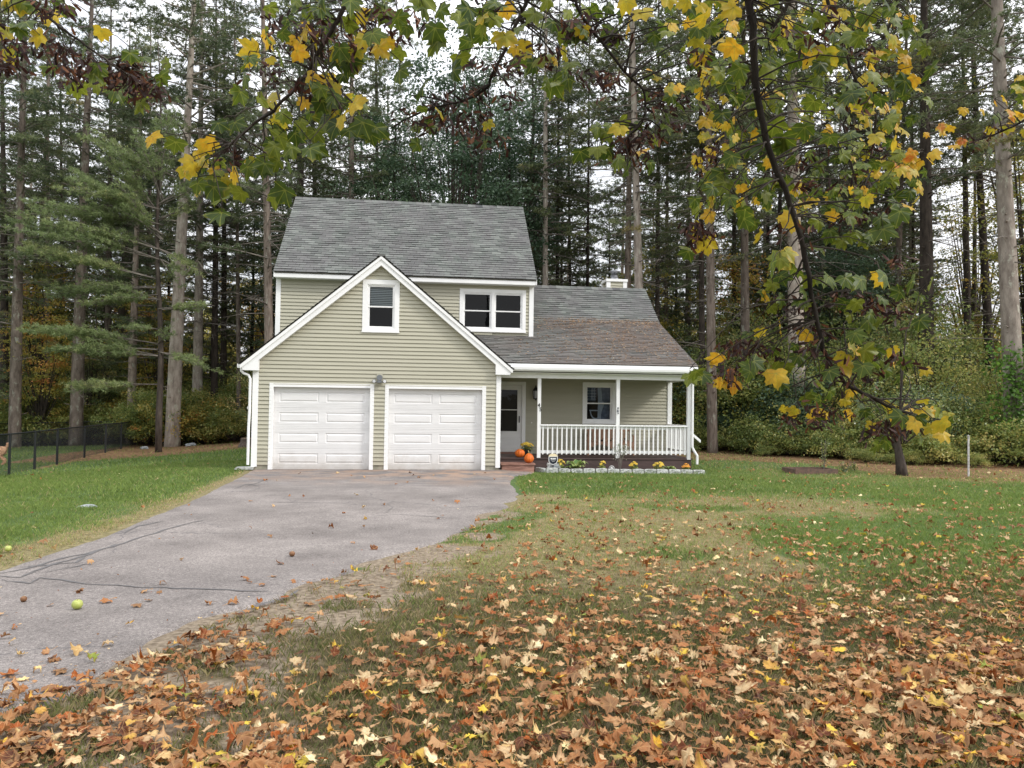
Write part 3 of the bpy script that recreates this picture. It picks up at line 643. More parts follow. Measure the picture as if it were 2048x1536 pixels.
# --- windows
def window(X0, X1, Z0, Z1, Y, tr=.10, units=1, blind=False, proud=.03, label=None):
    f = MB(); yo = Y-proud
    f.box(X0, X1, yo, Y+.002, Z1-tr, Z1); f.box(X0, X1, yo, Y+.002, Z0, Z0+tr*.8); f.box(X0-.012, X1+.012, yo-.02, yo-.001, Z0-.005, Z0+.035)
    f.box(X0, X0+tr, yo+.001, Y+.002, Z0+tr*.8, Z1-tr); f.box(X1-tr, X1, yo+.001, Y+.002, Z0+tr*.8, Z1-tr)
    win = f.build('window', MT['white'], H)
    if label: win['label'] = label
    ix0, ix1, iz0, iz1 = X0+tr, X1-tr, Z0+tr*.8, Z1-tr; mu = .07; w = (ix1-ix0-mu*(units-1))/units
    for k in range(units):
        a = ix0+k*(w+mu); c_ = a+w; zm = (iz0+iz1)/2
        if k < units-1: g = MB(); g.box(c_, c_+mu, yo-.002, Y+.05, iz0, iz1); g.build('mullion', MT['white'], win)
        g = MB()
        g.box(a, a+.025, Y-.012, Y+.07, iz0, iz1); g.box(c_-.025, c_, Y-.012, Y+.07, iz0, iz1); g.box(a+.025, c_-.025, Y-.012, Y+.07, iz1-.03, iz1); g.box(a+.025, c_-.025, Y-.02, Y+.07, iz0, iz0+.035)
        g.build('window_frame', MT['white'], win)
        for up in (1, 0):
            za, zb = (zm-.016, iz1-.03) if up else (iz0+.035, zm+.016); yy = Y+(.045 if not up else .02) if False else Y+(.02 if up else .04)
            yy = Y+.012 if up else Y+.036; s_ = .034; g = MB(); A, C = a+.026, c_-.026
            g.box(A, C, yy, yy+.022, za, za+s_); g.box(A, C, yy, yy+.022, zb-s_, zb); g.box(A, A+s_, yy+.0005, yy+.0215, za+s_, zb-s_); g.box(C-s_, C, yy+.0005, yy+.0215, za+s_, zb-s_)
            sa = g.build('sash', MT['white'], win)
            g = MB(); g.add([(A+s_-.004, yy+.011, za+s_-.004), (C-s_+.004, yy+.011, za+s_-.004), (C-s_+.004, yy+.011, zb-s_+.004), (A+s_-.004, yy+.011, zb-s_+.004)], [(0, 1, 2, 3)])
            g.build('pane', MT['glass'], win)
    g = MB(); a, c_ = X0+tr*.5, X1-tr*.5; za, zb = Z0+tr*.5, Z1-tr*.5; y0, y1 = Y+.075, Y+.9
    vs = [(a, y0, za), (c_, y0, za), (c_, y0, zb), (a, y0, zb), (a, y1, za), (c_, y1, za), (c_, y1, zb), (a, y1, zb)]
    g.add(vs, [(4, 5, 6, 7), (0, 4, 7, 3), (1, 2, 6, 5), (0, 1, 5, 4), (3, 7, 6, 2)]); g.build('dark_room', MT['dark'], win)  # black box behind the panes, room shade put into its colour
    if blind:
        g = MB(); zm = (iz0+iz1)/2; z = zm+.02
        while z < iz1-.03:
            g.add([(ix0+.03, Y+.075, z), (ix1-.03, Y+.075, z), (ix1-.03, Y+.095, z+.034), (ix0+.03, Y+.095, z+.034)], [(0, 1, 2, 3)]); z += .046
        g.build('blind', MT['blind'], win)
    return win
window(2.69, 3.64, 3.59, 4.97, 0, .12, 1, True, label='tall double-hung window with a half-lowered blind in the garage gable')
window(5.34, 7.34, 3.93, 5.22, 2.592, .10, 2, label='double upstairs window under the main roof eave')
pw = window(9.12, 10.14, 1.21, 2.47, 2.60, .09, 1, label='porch window with pale curtains behind the glass')
g = MB()
for cx0, cx1, sw in ((9.62, 9.73, 1), ):
    vs = []; fs = []
    for i in range(15):
        u = i/14; z = 2.36-u*1.02; bulge = .10*math.sin(min(1, u*1.25)*math.pi)*(1 if u > .45 else .2)
        for k in range(7): vs.append((cx0+(cx1-cx0)*k/6+bulge*k/6+.02*math.sin(u*3), 2.74+.02*math.sin(k*2.1+u), z))
    for i in range(14):
        for k in range(6): fs.append((i*7+k, i*7+k+1, (i+1)*7+k+1, (i+1)*7+k))
    g.add(vs, fs)
g.build('curtain', MT['curtain'], pw, True)
g = MB(); g.box(9.76, 10.06, 2.80, 2.86, 1.3, 2.38); g.box(9.28, 9.60, 2.9, 2.94, 1.9, 2.32); g.build('curtain', MT['bluecloth'], pw)
g = MB()
vs = []; fs = []
for i in range(12):
    a = math.pi*(i/11); 
    for r in (.17, .205): vs.append((9.58-math.cos(a)*r*.9, 2.78, 1.60-math.sin(a)*r*1.3))
for i in range(11): fs.append((2*i, 2*i+1, 2*i+3, 2*i+2))
g.add(vs, fs); g.box(9.38, 9.76, 2.776, 2.784, 1.595, 1.63); g.build('chair_back', MT['curtain'], pw)
g = MB()
for z in (1.95, 2.03, 2.12, 2.21): g.box(9.30, 9.60, 2.86, 2.865, z, z+.02)
for x in (9.38, 9.47, 9.55): g.box(x, x+.012, 2.866, 2.87, 1.94, 2.30)
g.build('crib_rails', MT['curtain'], pw)

# --- front door
g = MB(); g.box(7.26, 7.37, 2.565, 2.63, .30, 2.35); g.box(6.32, 7.37, 2.56, 2.63, 2.351, 2.45); g.box(6.32, 6.40, 2.565, 2.63, .30, 2.35)
fr = g.build('door_frame', MT['white'], H)
g = MB(); a, c_ = 6.405, 7.255; y0 = 2.60; y1 = 2.635
g.box(a, a+.13, y0, y1, .34, 2.345); g.box(c_-.13, c_, y0, y1, .34, 2.345); g.box(a+.13, c_-.13, y0, y1, 2.20, 2.345); g.box(a+.13, c_-.13, y0+.004, y1, .34, .93)
g.box(a+.13, c_-.13, y0-.004, y1, .93, .96); g.box(a+.13, c_-.13, y0-.002, y1, 1.59, 1.615)
door = g.build('front_door', MT['whitedoor'], H); door['label'] = 'white storm door with two dark glass panes'
g = MB(); g.add([(a+.125, y0+.02, .955), (c_-.125, y0+.02, .955), (c_-.125, y0+.02, 2.205), (a+.125, y0+.02, 2.205)], [(0, 1, 2, 3)]); g.build('pane', MT['glass'], door)
g = MB(); g.add([(a+.1, y1+.05, .9), (c_-.1, y1+.05, .9), (c_-.1, y1+.05, 2.25), (a+.1, y1+.05, 2.25)], [(0, 1, 2, 3)]); g.build('dark_backing', MT['dark'], door)  # near-black sheet stands in for the unlit space behind the glass
g = MB(); g.box(c_-.085, c_-.055, y0-.012, y0, 1.22, 1.42); g.tube([(c_-.07, y0-.012, 1.26), (c_-.07, y0-.055, 1.28), (c_-.07, y0-.055, 1.37), (c_-.07, y0-.012, 1.39)], .011, 8); g.build('door_handle', MT['black'], door)
g = MB(); g.box(6.32, 7.37, 2.50, 2.60, .285, .335); g.build('door_sill', MT['tread'], H)
g = MB(); g.lathe([(.016, 0), (.018, .01), (.01, .016)], (0, 0, 0), 10); o = g.build('doorbell', MT['white'], H, loc=(7.56, 2.585, 1.22)); o.rotation_euler = (math.pi/2, 0, 0)
# lantern
g = MB(); lx, ly, lz = 7.66, 2.46, 2.08; g.box(lx-.05, lx+.05, 2.565, 2.588, lz-.10, lz+.12); g.tube([(lx, 2.57, lz+.10), (lx, 2.50, lz+.26), (lx, ly, lz+.20)], .012, 6)
g.lathe([(.095, .10), (.09, .125), (.05, .19), (.02, .215), (.012, .25)], (lx, ly, lz), 6); g.lathe([(.075, -.14), (.08, -.12), (.03, -.15), (.012, -.19)][::-1], (lx, ly, lz), 6)
for k in range(6): an = k*math.pi/3; g.tube([(lx+.072*math.cos(an), ly+.072*math.sin(an), lz-.12), (lx+.09*math.cos(an), ly+.09*math.sin(an), lz+.10)], .008, 4)
la = g.build('wall_lantern', MT['black'], H)
g = MB(); g.lathe([(.062, -.12), (.078, .10)], (lx, ly, lz), 6); g.build('lantern_glass', MT['lampglass'], la)

# --- floodlight over the doors
g = MB(); fx, fz = 3.165, 2.36; g.box(fx-.08, fx+.08, -.028, -.001, fz-.14, fz+.17); bp = g.build('mounting_board', MT['siding'], H)
g = MB(); fl = MB()
for (q, zc, r) in ((0, .05, .075),):
    vs = [(fx+r*math.cos(k*math.pi/8), yy, fz+zc+r*math.sin(k*math.pi/8)) for yy in (-.03, -.10) for k in range(16)]
    fl.add(vs, [tuple(range(15, -1, -1)), tuple(range(16, 32))]+[(k, (k+1) % 16, 16+(k+1) % 16, 16+k) for k in range(16)])
fl.box(fx-.055, fx+.055, -.13, -.03, fz-.085, fz-.03)
fl.tube([(fx-.04, -.07, fz-.03), (fx-.09, -.10, fz-.075), (fx-.12, -.12, fz-.04)], .012, 6); fl.tube([(fx+.04, -.07, fz-.03), (fx+.09, -.10, fz-.075), (fx+.12, -.12, fz-.04)], .012, 6)
flo = fl.build('floodlight', MT['lampgrey'], H)
for sg in (-1, 1):
    g = MB(); g.tube([(fx+sg*.115, -.09, fz-.03), (fx+sg*.135, -.17, fz-.045)], [.03, .048], 12); hd = g.build('lamp_head', MT['black'], flo)
    g = MB(); g.tube([(fx+sg*.135, -.171, fz-.045), (fx+sg*.136, -.176, fz-.046)], [.042, .040], 12); g.build('lamp_lens', MT['lens'], hd)

# --- main roof
m0 = Vector((-.03, 2.28, 5.475)); rd = Vector((0, 5.70-2.28, 8.553-5.475)); Lr = rd.length
b = MB(); E = []; shingles(b, m0+Vector((0, 0, .03)), (1, 0, 0), rd, 7.66, Lr, seed=3, E=E)
m1 = Vector((7.63, 9.12, 5.475)); shingles(b, m1+Vector((0, 0, .03)), (-1, 0, 0), Vector((0, -rd.y, rd.z)), 7.66, Lr, seed=4, E=E)
rn = random.Random(9); x = -.03
while x < 7.60:
    x_ = min(x+.26, 7.63); zc = 8.553+.052+rn.uniform(0, .006)
    b.add([(x, 5.55, zc-.128), (x_, 5.55, zc-.135), (x_, 5.70, zc-.005), (x, 5.70, zc+.004), (x, 5.85, zc-.128), (x_, 5.85, zc-.135)], [(0, 1, 2, 3), (3, 2, 5, 4)], rn.random()); E += [0]*6; x += .25
roof_build(b, E, 'main_roof', H)
b = MB(); b.prism([(2.29, 5.475), (5.70, 8.553), (9.11, 5.475), (9.0, 5.40), (5.70, 8.38), (2.40, 5.40)], -.02, 7.62, 'x')
b.build('roof_deck', MT['soffit'], H)
b = MB(); b.box(-.005, 7.605, 2.315, 2.34, 5.345, 5.50); b.box(0, 7.60, 2.341, 2.59, 5.335, 5.352); b.build('fascia', MT['white'], H)
b = MB()
for xx in (-.028, 7.606):
    b.prism([(2.30, 5.50), (5.70, 8.55), (5.70, 8.36), (2.30, 5.345)], xx, xx+.024, 'x'); b.prism([(9.1, 5.50), (5.70, 8.55), (5.70, 8.36), (9.1, 5.345)], xx, xx+.024, 'x')
b.build('rake_board', MT['white'], H)

# --- porch / wing roof (two pitches)
e0 = Vector((0, .55, 2.885)); kk = Vector((0, 4.0, 4.45)); rr_ = Vector((0, 5.70, 5.86)); WX = 12.0
def brown(p): return float(sst((4.25-p.y)/.35)*(.55+.45*sst((p.x-7.5)/2.5)))
b = MB(); E = []
low = kk-e0; s1 = low.length
def clipx(dd):       # the upper wall blocks x < 7.56 where the slope passes y = 2.6
    y = .55+low.y*dd/s1; return (0 if y < 2.55 else 7.56-5.0, 99)
shingles(b, (5.0, e0.y, e0.z+.02), (1, 0, 0), low, WX-5.0, s1, seed=5, brown=brown, E=E, clip=clipx)
up = rr_-kk; shingles(b, (7.56, kk.y, kk.z+.02), (1, 0, 0), up, WX-7.56, up.length, seed=6, brown=brown, E=E)
shingles(b, (WX, 8.9, 3.35), (-1, 0, 0), (0, -3.2, 2.53), WX-7.56, math.hypot(3.2, 2.53), seed=8, E=E)
x = 7.56
while x < WX-.02:
    x_ = min(x+.26, WX); zc = 5.86+.045+rn.uniform(0, .006)
    b.add([(x, 5.55, zc-.118), (x_, 5.55, zc-.125), (x_, 5.70, zc-.005), (x, 5.70, zc+.004), (x, 5.85, zc-.118), (x_, 5.85, zc-.125)], [(0, 1, 2, 3), (3, 2, 5, 4)], rn.random()); E += [0]*6; x += .25
roof_build(b, E, 'porch_roof', H)
b = MB(); b.prism([(.56, 2.87), (4.0, 4.435), (5.70, 5.84), (8.88, 3.33), (8.85, 3.2), (5.70, 5.68), (4.05, 4.33), (.62, 2.79)], 7.57, WX-.01, 'x'); b.prism([(.56, 2.87), (2.58, 3.785), (2.58, 3.65), (.62, 2.79)], 6.0, 7.57, 'x')
b.build('roof_deck', MT['soffit'], H)
b = MB(); b.box(6.33, 11.98, .555, .58, 2.70, 2.885)       # fascia
b.prism([(.57, 2.87), (4.0, 4.43), (5.70, 5.84), (5.70, 5.62), (4.03, 4.27), (.57, 2.70)], 11.975, 12.0, 'x')
b.build('fascia', MT['white'], H)
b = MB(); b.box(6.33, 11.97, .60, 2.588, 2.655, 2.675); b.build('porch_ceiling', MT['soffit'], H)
b = MB(); b.box(6.33, 11.88, .73, .87, 2.50, 2.654); b.box(11.74, 11.88, .871, 2.55, 2.502, 2.654); b.box(6.33, 11.97, .585, .729, 2.63, 2.652)
b.build('porch_beam', MT['white'], H)
b = MB()          # gutter, open trough profile
pr = [(.552, 2.79), (.552, 2.675), (.47, 2.675), (.432, 2.72), (.425, 2.785), (.44, 2.785), (.447, 2.725), (.478, 2.69), (.54, 2.69), (.54, 2.79)]
b.prism(pr, 6.64, 12.0, 'x'); b.build('gutter', MT['white'], H)
b = MB(); b.tube([(11.93, .49, 2.68), (11.93, .50, 2.60), (11.885, .68, 2.50), (11.885, .69, 2.40), (11.885, .69, .62), (11.93, .68, .52), (12.02, .66, .38), (12.02, .66, .14)], .036, 8); b.build('downspout', MT['white'], H)
b = MB(); b.box(-.40, -.31, -.12, 2.5, 2.60, 2.70); b.build('gutter', MT['white'], H)
b = MB(); b.tube([(-.30, -.10, 2.62), (-.30, -.09, 2.52), (-.24, -.07, 2.46), (-.13, -.05, 2.42), (-.085, -.05, 2.33), (-.085, -.05, 1.5), (-.10, -.05, 1.1), (-.10, -.05, .14)], .034, 8); b.box(-.14, -.13, -.07, -.03, 1.55, 1.62); b.build('downspout', MT['white'], H)

# --- chimney
b = MB(); cx0, cx1, cy0, cy1 = 10.72, 11.36, 5.95, 6.65
ch = siding('chimney', [(cx0, 5.3), (cx1, 5.3), (cx1, 6.16), (cx0, 6.16)], [], cy0, z0=5.3)
siding('chimney_siding', [(cy0, 5.3), (cy1, 5.3), (cy1, 6.16), (cy0, 6.16)], [], cx0, 'x', -1, z0=5.3, parent=ch); siding('chimney_siding', [(cy0, 5.3), (cy1, 5.3), (cy1, 6.16), (cy0, 6.16)], [], cx1, 'x', 1, z0=5.3, parent=ch)
siding('chimney_siding', [(cx0, 5.3), (cx1, 5.3), (cx1, 6.16), (cx0, 6.16)], [], cy1, 'y', 1, z0=5.3, parent=ch)
b = MB()
for xx in (cx0, cx1):
    for yy in (cy0, cy1): b.box(xx-.05 if xx == cx0 else xx-.09, xx+.09 if xx == cx0 else xx+.05, yy-.03 if yy == cy0 else yy-.07, yy+.07 if yy == cy0 else yy+.03, 5.3, 6.16)
b.box(cx0-.07, cx1+.07, cy0-.055, cy1+.055, 6.161, 6.25); b.build('chimney_trim', MT['white'], ch)
b = MB(); c_ = ((cx0+cx1)/2, (cy0+cy1)/2, 6.25); b.lathe([(.23, 0), (.15, .10), (.13, .11), (.13, .20)], c_, 16); b.lathe([(.10, .20), (.10, .29), (.21, .30), (.205, .33), (.05, .39), (.01, .40)], c_, 16)
b.build('flue_cap', MT['metal'], ch, True)

# --- porch deck, steps, posts, rails
b = MB(); 
for k in range(14): b.box(6.33, 11.92, .80+k*.135, .80+k*.135+.129, .262, .292, k/14)
b.box(6.33, 11.93, .775, .799, .255, .29)
b.build('porch_deck', MT['deck'], H)
b = MB(); b.box(6.33, 11.90, .80, .83, -.2, .255); b.box(11.87, 11.90, .831, 2.6, -.2, .255); b.build('deck_skirt', MT['deck'], H)
b = MB(); b.box(6.40, 7.34, .28, .799, .13, .172); b.box(6.43, 7.31, .31, .335, -.10, .13); b.box(6.43, 6.455, .336, .79, -.1, .13); b.box(7.285, 7.31, .336, .79, -.1, .13)
b.build('porch_step', MT['tread'], H)
posts = []
for px_ in (7.50, 9.74, 11.81):
    b = MB(); b.box(px_-.048, px_+.048, .752, .848, .293 if px_ < 11 else .26, 2.499); posts.append(b.build('porch_post', MT['white'], H))
b = MB()
def rail(b, p0, p1, n):
    p0 = Vector(p0); p1 = Vector(p1); d = (p1-p0)
    ax = abs(d.x) > abs(d.y); 
    def seg(z0, z1, hw, off=0):
        if ax: b.box(p0.x, p1.x, p0.y-hw+off, p0.y+hw+off, z0, z1)
        else: b.box(p0.x-hw+off, p0.x+hw+off, p0.y, p1.y, z0, z1)
    seg(1.185, 1.222, .07); seg(1.10, 1.184, .02, .022 if ax else -.022); seg(.42, .50, .02, .022 if ax else -.022)
    ro = b.build('porch_railing', MT['white'], H)
    for i in range(n):
        q = p0+d*(i+.5)/n; bb = MB()
        if ax: bb.box(q.x-.019, q.x+.019, q.y-.036, q.y+.001, .39, 1.184)
        else: bb.box(q.x-.001, q.x+.036, q.y-.019, q.y+.019, .39, 1.184)
        bb.build('baluster', MT['white'], ro)
rail(MB(), (7.549, .80, 0), (9.691, .80, 0), 16); rail(MB(), (9.789, .80, 0), (11.761, .80, 0), 15); rail(MB(), (11.81, .85, 0), (11.81, 2.55, 0), 13)
b = MB(); b.prism([(11.87, .98), (11.87, 1.06), (12.16, .82), (12.16, .74)], .76, .84, 'y'); b.build('stair_handrail', MT['white'], H)
# house number on the left post, small plaque on the middle post
def text_mesh(ch, size, loc, mat, parent, name, rot=(math.pi/2, 0, 0), ext=.004):
    cu = bpy.data.curves.new('txt', 'FONT'); cu.body = ch; cu.size = size; cu.extrude = ext; cu.offset = .001
    to = bpy.data.objects.new('txt', cu); COL.objects.link(to); bpy.context.view_layer.update()
    dg = bpy.context.evaluated_depsgraph_get(); me = bpy.data.meshes.new_from_object(to.evaluated_get(dg)); bpy.data.objects.remove(to)
    me.materials.clear(); me.materials.append(mat); o = link(name, me, parent, loc); o.rotation_euler = rot; return o
n4 = text_mesh('4', .15, (7.452, .744, 1.70), MT['black'], posts[0], 'house_number')
n5 = text_mesh('5', .15, (7.497, .744, 1.585), MT['black'], posts[0], 'house_number')
b = MB(); b.blob((9.74, .745, 1.70), .022, (1, .5, 1.2), 3); b.blob((9.735, .745, 1.62), .026, (1, .5, 1.6), 4); b.blob((9.742, .745, 1.55), .02, (1, .5, 1), 5); b.build('post_ornament', MT['lampgrey'], posts[1])
# ================================================================ SMALL THINGS BY THE HOUSE
def lf(V, F, mat, name, parent=None, t=None, e=None, smooth=False): return link(name, mesh_np(name, V, F, mat, t, smooth, e), parent)
def leafcards(C, size, rg, flat=.5, aspect=1.7, jit=.35):
    """small folded diamond leaves at centres C -> V, F (quads)"""
    n = len(C); d = rg.normal(size=(n, 3)); d[:, 2] *= flat; d /= np.linalg.norm(d, axis=1)[:, None]
    w = np.cross(d, rg.normal(size=(n, 3))+np.array([0, 0, 1.2])); w /= np.linalg.norm(w, axis=1)[:, None]+1e-9
    s = (size*(1+rg.uniform(-jit, jit, n)))[:, None]
    V = np.stack([C-d*s*.5, C+w*s*.5/aspect, C+d*s*.5, C-w*s*.5/aspect], 1).reshape(-1, 3)
    return V, np.arange(4*n).reshape(n, 4)
def clump_pts(rg, cen, rad, n, squash=.7):
    P = rg.normal(size=(n, 3))*rad*.5; P[:, 2] *= squash; return cen+P

# pumpkins
def pumpkin(loc, r, sq, tall, label, stem_h, seed):
    p = empty('pumpkin', loc, label, 'pumpkin', 'pumpkins by the front steps', seed)
    b = MB(); pr = [(r*math.sin(a)**.8*(1-.0*tall), r*sq*(1-math.cos(a))) for a in [math.pi*i/14 for i in range(1, 14)]]
    if tall: pr = [(q*(1-.42*max(0, z/(2*r*sq)-.45)), z) for q, z in pr]
    b.lathe([(.02, pr[0][1])]+pr+[(.015, pr[-1][1]-.01)], (0, 0, 0), 48, ribs=10, ribd=.09); b.build('pumpkin_body', MT['pumpkin'], p, True)
    b = MB(); h = pr[-1][1]-.02; b.tube([(0, 0, h), (.005, 0, h+stem_h*.5), (.02, .01, h+stem_h)], [.022, .014, .012], 7); b.build('stem', MT['stem'], p, True)
pumpkin((7.0, .95, .291), .142, .80, 0, 'round orange pumpkin on the porch edge, in front of the potted yellow mum', .06, 1)
pumpkin((7.19, .50, .172), .138, .95, 1, 'taller orange pumpkin with a pale stem standing on the bottom step', .10, 2)
rg = np.random.RandomState(11)
def mum(name, loc, R_, h, nf, label, cat='flower', fl='mum', pot=False, group='flowering plants in the front bed', seed=0, fs=.045, ang=1):
    rg = np.random.RandomState(seed); p = empty(name, loc, label, cat, group); z0 = 0
    if pot: b = MB(); b.lathe([(.09, 0), (.12, .17), (.13, .18), (.13, .20), (.11, .20)], (0, 0, 0), 18); b.build('plant_pot', MT['pot'], p); z0 = .18
    n = int(230*R_/.2); C = rg.normal(size=(n, 3)); C /= np.linalg.norm(C, axis=1)[:, None]; C[:, 2] = np.abs(C[:, 2]); C *= rg.uniform(.3, 1, (n, 1))*np.array([R_, R_, h]); C[:, 2] += z0
    V, F = leafcards(C, .05, rg); lf(V, F, MT['flowerleaf'], 'foliage', p, np.repeat(rg.rand(n), 4))
    b = MB()
    for i in range(7): a = rg.rand()*6.3; b.tube([(0, 0, z0), (R_*.4*math.cos(a), R_*.4*math.sin(a), z0+h*.5), (R_*.7*math.cos(a), R_*.7*math.sin(a), z0+h*.9)], .004, 4)
    b.build('stem', MT['flowerleaf'], p)
    fv = []; ff = []; ft = []
    for i in range(nf):
        a = rg.rand()*6.3; q = math.sqrt(rg.rand()); c = np.array([R_*q*math.cos(a), R_*q*math.sin(a), z0+h*(1.08-.45*q*q)+rg.uniform(-.01, .03)])
        nn = np.array([math.cos(a)*q*.7, math.sin(a)*q*.7-.35, .8]); nn /= np.linalg.norm(nn); u = np.cross(nn, [0, 1, .1]); u /= np.linalg.norm(u); v = np.cross(nn, u); k = 7
        for j in range(k):
            a0 = 2*math.pi*j/k; d = u*math.cos(a0)+v*math.sin(a0); w = np.cross(nn, d); s = fs*rg.uniform(.8, 1.2); bi = len(fv)
            fv += [c, c+d*s*.6+w*s*.25+nn*s*.12, c+d*s, c+d*s*.6-w*s*.25+nn*s*.12]; ff.append((bi, bi+1, bi+2, bi+3)); ft += [rg.rand()]*4
    lf(fv, ff, MT[fl], 'flowers', p, ft); return p
mum('potted_mum', (7.24, 1.35, .292), .19, .17, 42, 'yellow mum in a dark pot on the porch behind the pumpkins', 'plant', pot=True, group=None, seed=3)
bz = tz(9, .4)+.05
b = MB(); pts = [(7.62, .30), (11.78, .02), (11.85, .78), (7.38, .78)]; b.prism(pts, tz(9, .3)-.1, bz, 'z'); sset(b.build('garden_bed', MT['soil']), kind='structure')
def bx(px): p = onY(px, 925, .45); return p[0]
mum('daisy_plant', (bx(1121), .42, bz), .13, .26, 12, 'loose yellow and orange flowers between the grey rock and the hosta', seed=5, fs=.05)
mum('daisy_plant', (bx(1203), .42, bz), .12, .24, 8, 'small clump of yellow daisies between the hosta and the rose bush', seed=6, fs=.05)
mum('daisy_plant', (bx(1268), .42, bz), .14, .20, 16, 'compact yellow daisies just right of the rose bush', seed=7)
mum('daisy_plant', (bx(1317), .42, bz), .18, .20, 20, 'widest clump of yellow mums near the right end of the bed', seed=8)
mum('mum_plant', (bx(1370), .36, bz), .12, .16, 40, 'orange mum at the right end of the bed beside the downspout', seed=9, fl='orangemum', fs=.03)
# hostas
def hosta(loc, R_, n, label, seed):
    rg = random.Random(seed); p = empty('hosta', loc, label, 'plant', 'hostas in the front bed'); vs = []; fs = []; ee = []; tt = []
    for i in range(n):
        a = 2*math.pi*i/n+rg.uniform(-.3, .3); L_ = R_*rg.uniform(.7, 1.1); up_ = rg.uniform(.25, 1.0); t_ = rg.random(); b0 = len(vs); W_ = L_*.30
        for j in range(7):
            u = j/6; r = L_*u; z = L_*up_*math.sin(u*2.3)*.75; w = W_*math.sin(math.pi*min(1, u**.7*.97+.03))**.8
            for k in (-1, -.5, 0, .5, 1): vs.append((r*math.cos(a)-w*k*math.sin(a), r*math.sin(a)+w*k*math.cos(a), z+abs(k)*w*.35)); ee.append(abs(k)); tt.append(t_)
        for j in range(6):
            for k in range(4): q = b0+j*5+k; fs.append((q, q+1, q+6, q+5))
    lf(vs, fs, MT['hosta'], 'foliage', p, tt, ee, True)
hosta((bx(1152), .45, bz), .34, 20, 'large yellow-edged hosta in the bed right of the security sign', 1)
hosta((bx(1338), .36, bz), .20, 12, 'small pale hosta beside the widest clump of yellow mums', 2)
# thin rose bush
rose = empty('rose_bush', (bx(1238), .40, bz), 'thin leggy shrub with sparse pale leaves before the middle porch post', 'shrub')
b = MB(); C = []; rr = random.Random(4)
for i in range(11):
    a = rr.random()*6.3; q = rr.uniform(.05, .30); z = rr.uniform(.45, .78); p = [(0.03*math.cos(a), .02*math.sin(a), 0), (q*.25*math.cos(a), q*.3*math.sin(a), z*.45), (q*math.cos(a)*1.1-.08, q*math.sin(a)*.7, z)]
    b.tube(p, [.008, .006, .003], 5)
    for k in range(20): u = rr.uniform(.45, 1); C.append([p[1][j]+(p[2][j]-p[1][j])*u+rr.gauss(0, .035) for j in range(3)])
b.build('stem', MT['deadwood'], rose); V, F = leafcards(np.array(C), .04, rg); lf(V, F, MT['roseleaf'], 'foliage', rose, np.repeat(rg.rand(len(C)), 4))
# edging stones
pa = [Vector((7.45, .72, 0)), Vector((7.63, .30, 0)), Vector((11.98, -.02, 0))]
def edging(p, a, w, nm):
    z = tz(p.x, p.y)-.03; b = MB(); rr = random.Random(nm); h = .15+rr.uniform(-.012, .012); vs = []; fs = []
    for i in range(5):
        for j in range(4):
            for k in range(4):
                x, y, zz = (i/4-.5)*w, (j/3-.5)*.12, k/3*h
                edge = (i in (0, 4))+(j in (0, 3))+(k in (3,)); sh = 1-.05*max(0, edge-1)
                vs.append((x*sh+rr.gauss(0, .003), y*sh+rr.gauss(0, .007), zz-.010*max(0, edge-1)+rr.gauss(0, .003)))
    ix = lambda i, j, k: (i*4+j)*4+k
    for i in range(4):
        for j in range(3): fs += [(ix(i, j, 3), ix(i+1, j, 3), ix(i+1, j+1, 3), ix(i, j+1, 3))]
        for k in range(3): fs += [(ix(i, 0, k), ix(i+1, 0, k), ix(i+1, 0, k+1), ix(i, 0, k+1)), (ix(i+1, 3, k), ix(i, 3, k), ix(i, 3, k+1), ix(i+1, 3, k+1))]
    for j in range(3):
        for k in range(3): fs += [(ix(0, j+1, k), ix(0, j, k), ix(0, j, k+1), ix(0, j+1, k+1)), (ix(4, j, k), ix(4, j+1, k), ix(4, j+1, k+1), ix(4, j, k+1))]
    b.add(vs, fs); o = b.build('edging_stone', MT['granite'], loc=(p.x, p.y, z)); o.rotation_euler = (0, 0, a+rr.uniform(-.03, .03))
    return o
d = pa[1]-pa[0]; o = edging(pa[0]+d*.5, math.atan2(d.y, d.x), d.length, 1); sset(o, 'angled granite edging block at the left end of the bed by the porch step', 'edging stone', 'granite edging stones along the front bed')
d = pa[2]-pa[1]; ns = 13; w = d.length/ns
near = ['first straight block right of the angled one, under the security sign', 'in front of the grey rock', 'before the left half of the hosta', 'before the right half of the hosta',
        'just right of the hosta', 'before the small clump of yellow daisies', 'before the white ornament left of the rose bush', 'at the foot of the rose bush', 'before the compact yellow daisies',
        'between the compact daisies and the widest mum clump', 'before the widest clump of mums', 'before the orange mum', 'last one at the right end beyond the porch corner']
for i in range(ns):
    o = edging(pa[1]+d*((i+.5)/ns), math.atan2(d.y, d.x), w-.014, i+2); sset(o, 'granite edging block, '+near[i], 'edging stone', 'granite edging stones along the front bed')
b = MB(); b.blob((0, 0, .10), .11, (1.5, 1, 1.05), 3, .18, 12); sset(b.build('rock', MT['greyrock'], smooth=True, loc=(bx(1112), .45, bz-.03)), 'grey rounded rock in the bed between the sign and the hosta', 'rock')
b = MB(); b.blob((0, 0, .09), .07, (.9, .8, 1.3), 7, .3, 10); b.blob((-.03, 0, .17), .045, (1, .8, 1), 9, .3, 8); sset(b.build('rock', MT['rock'], smooth=True, loc=(bx(1101)-.02, .50, bz-.02)), 'small white craggy ornament behind the security sign stake', 'ornament')
b = MB(); b.tube([(.07*math.cos(a), 0, .07*math.sin(a)+.06) for a in [math.pi*2*i/14 for i in range(15)]], .014, 6); b.blob((0, 0, .05), .045, (1, .7, 1), 2, .3, 8); sset(b.build('ornament', MT['rock'], smooth=True, loc=(bx(1221), .32, bz)), 'small round white ornament left of the rose bush', 'ornament')
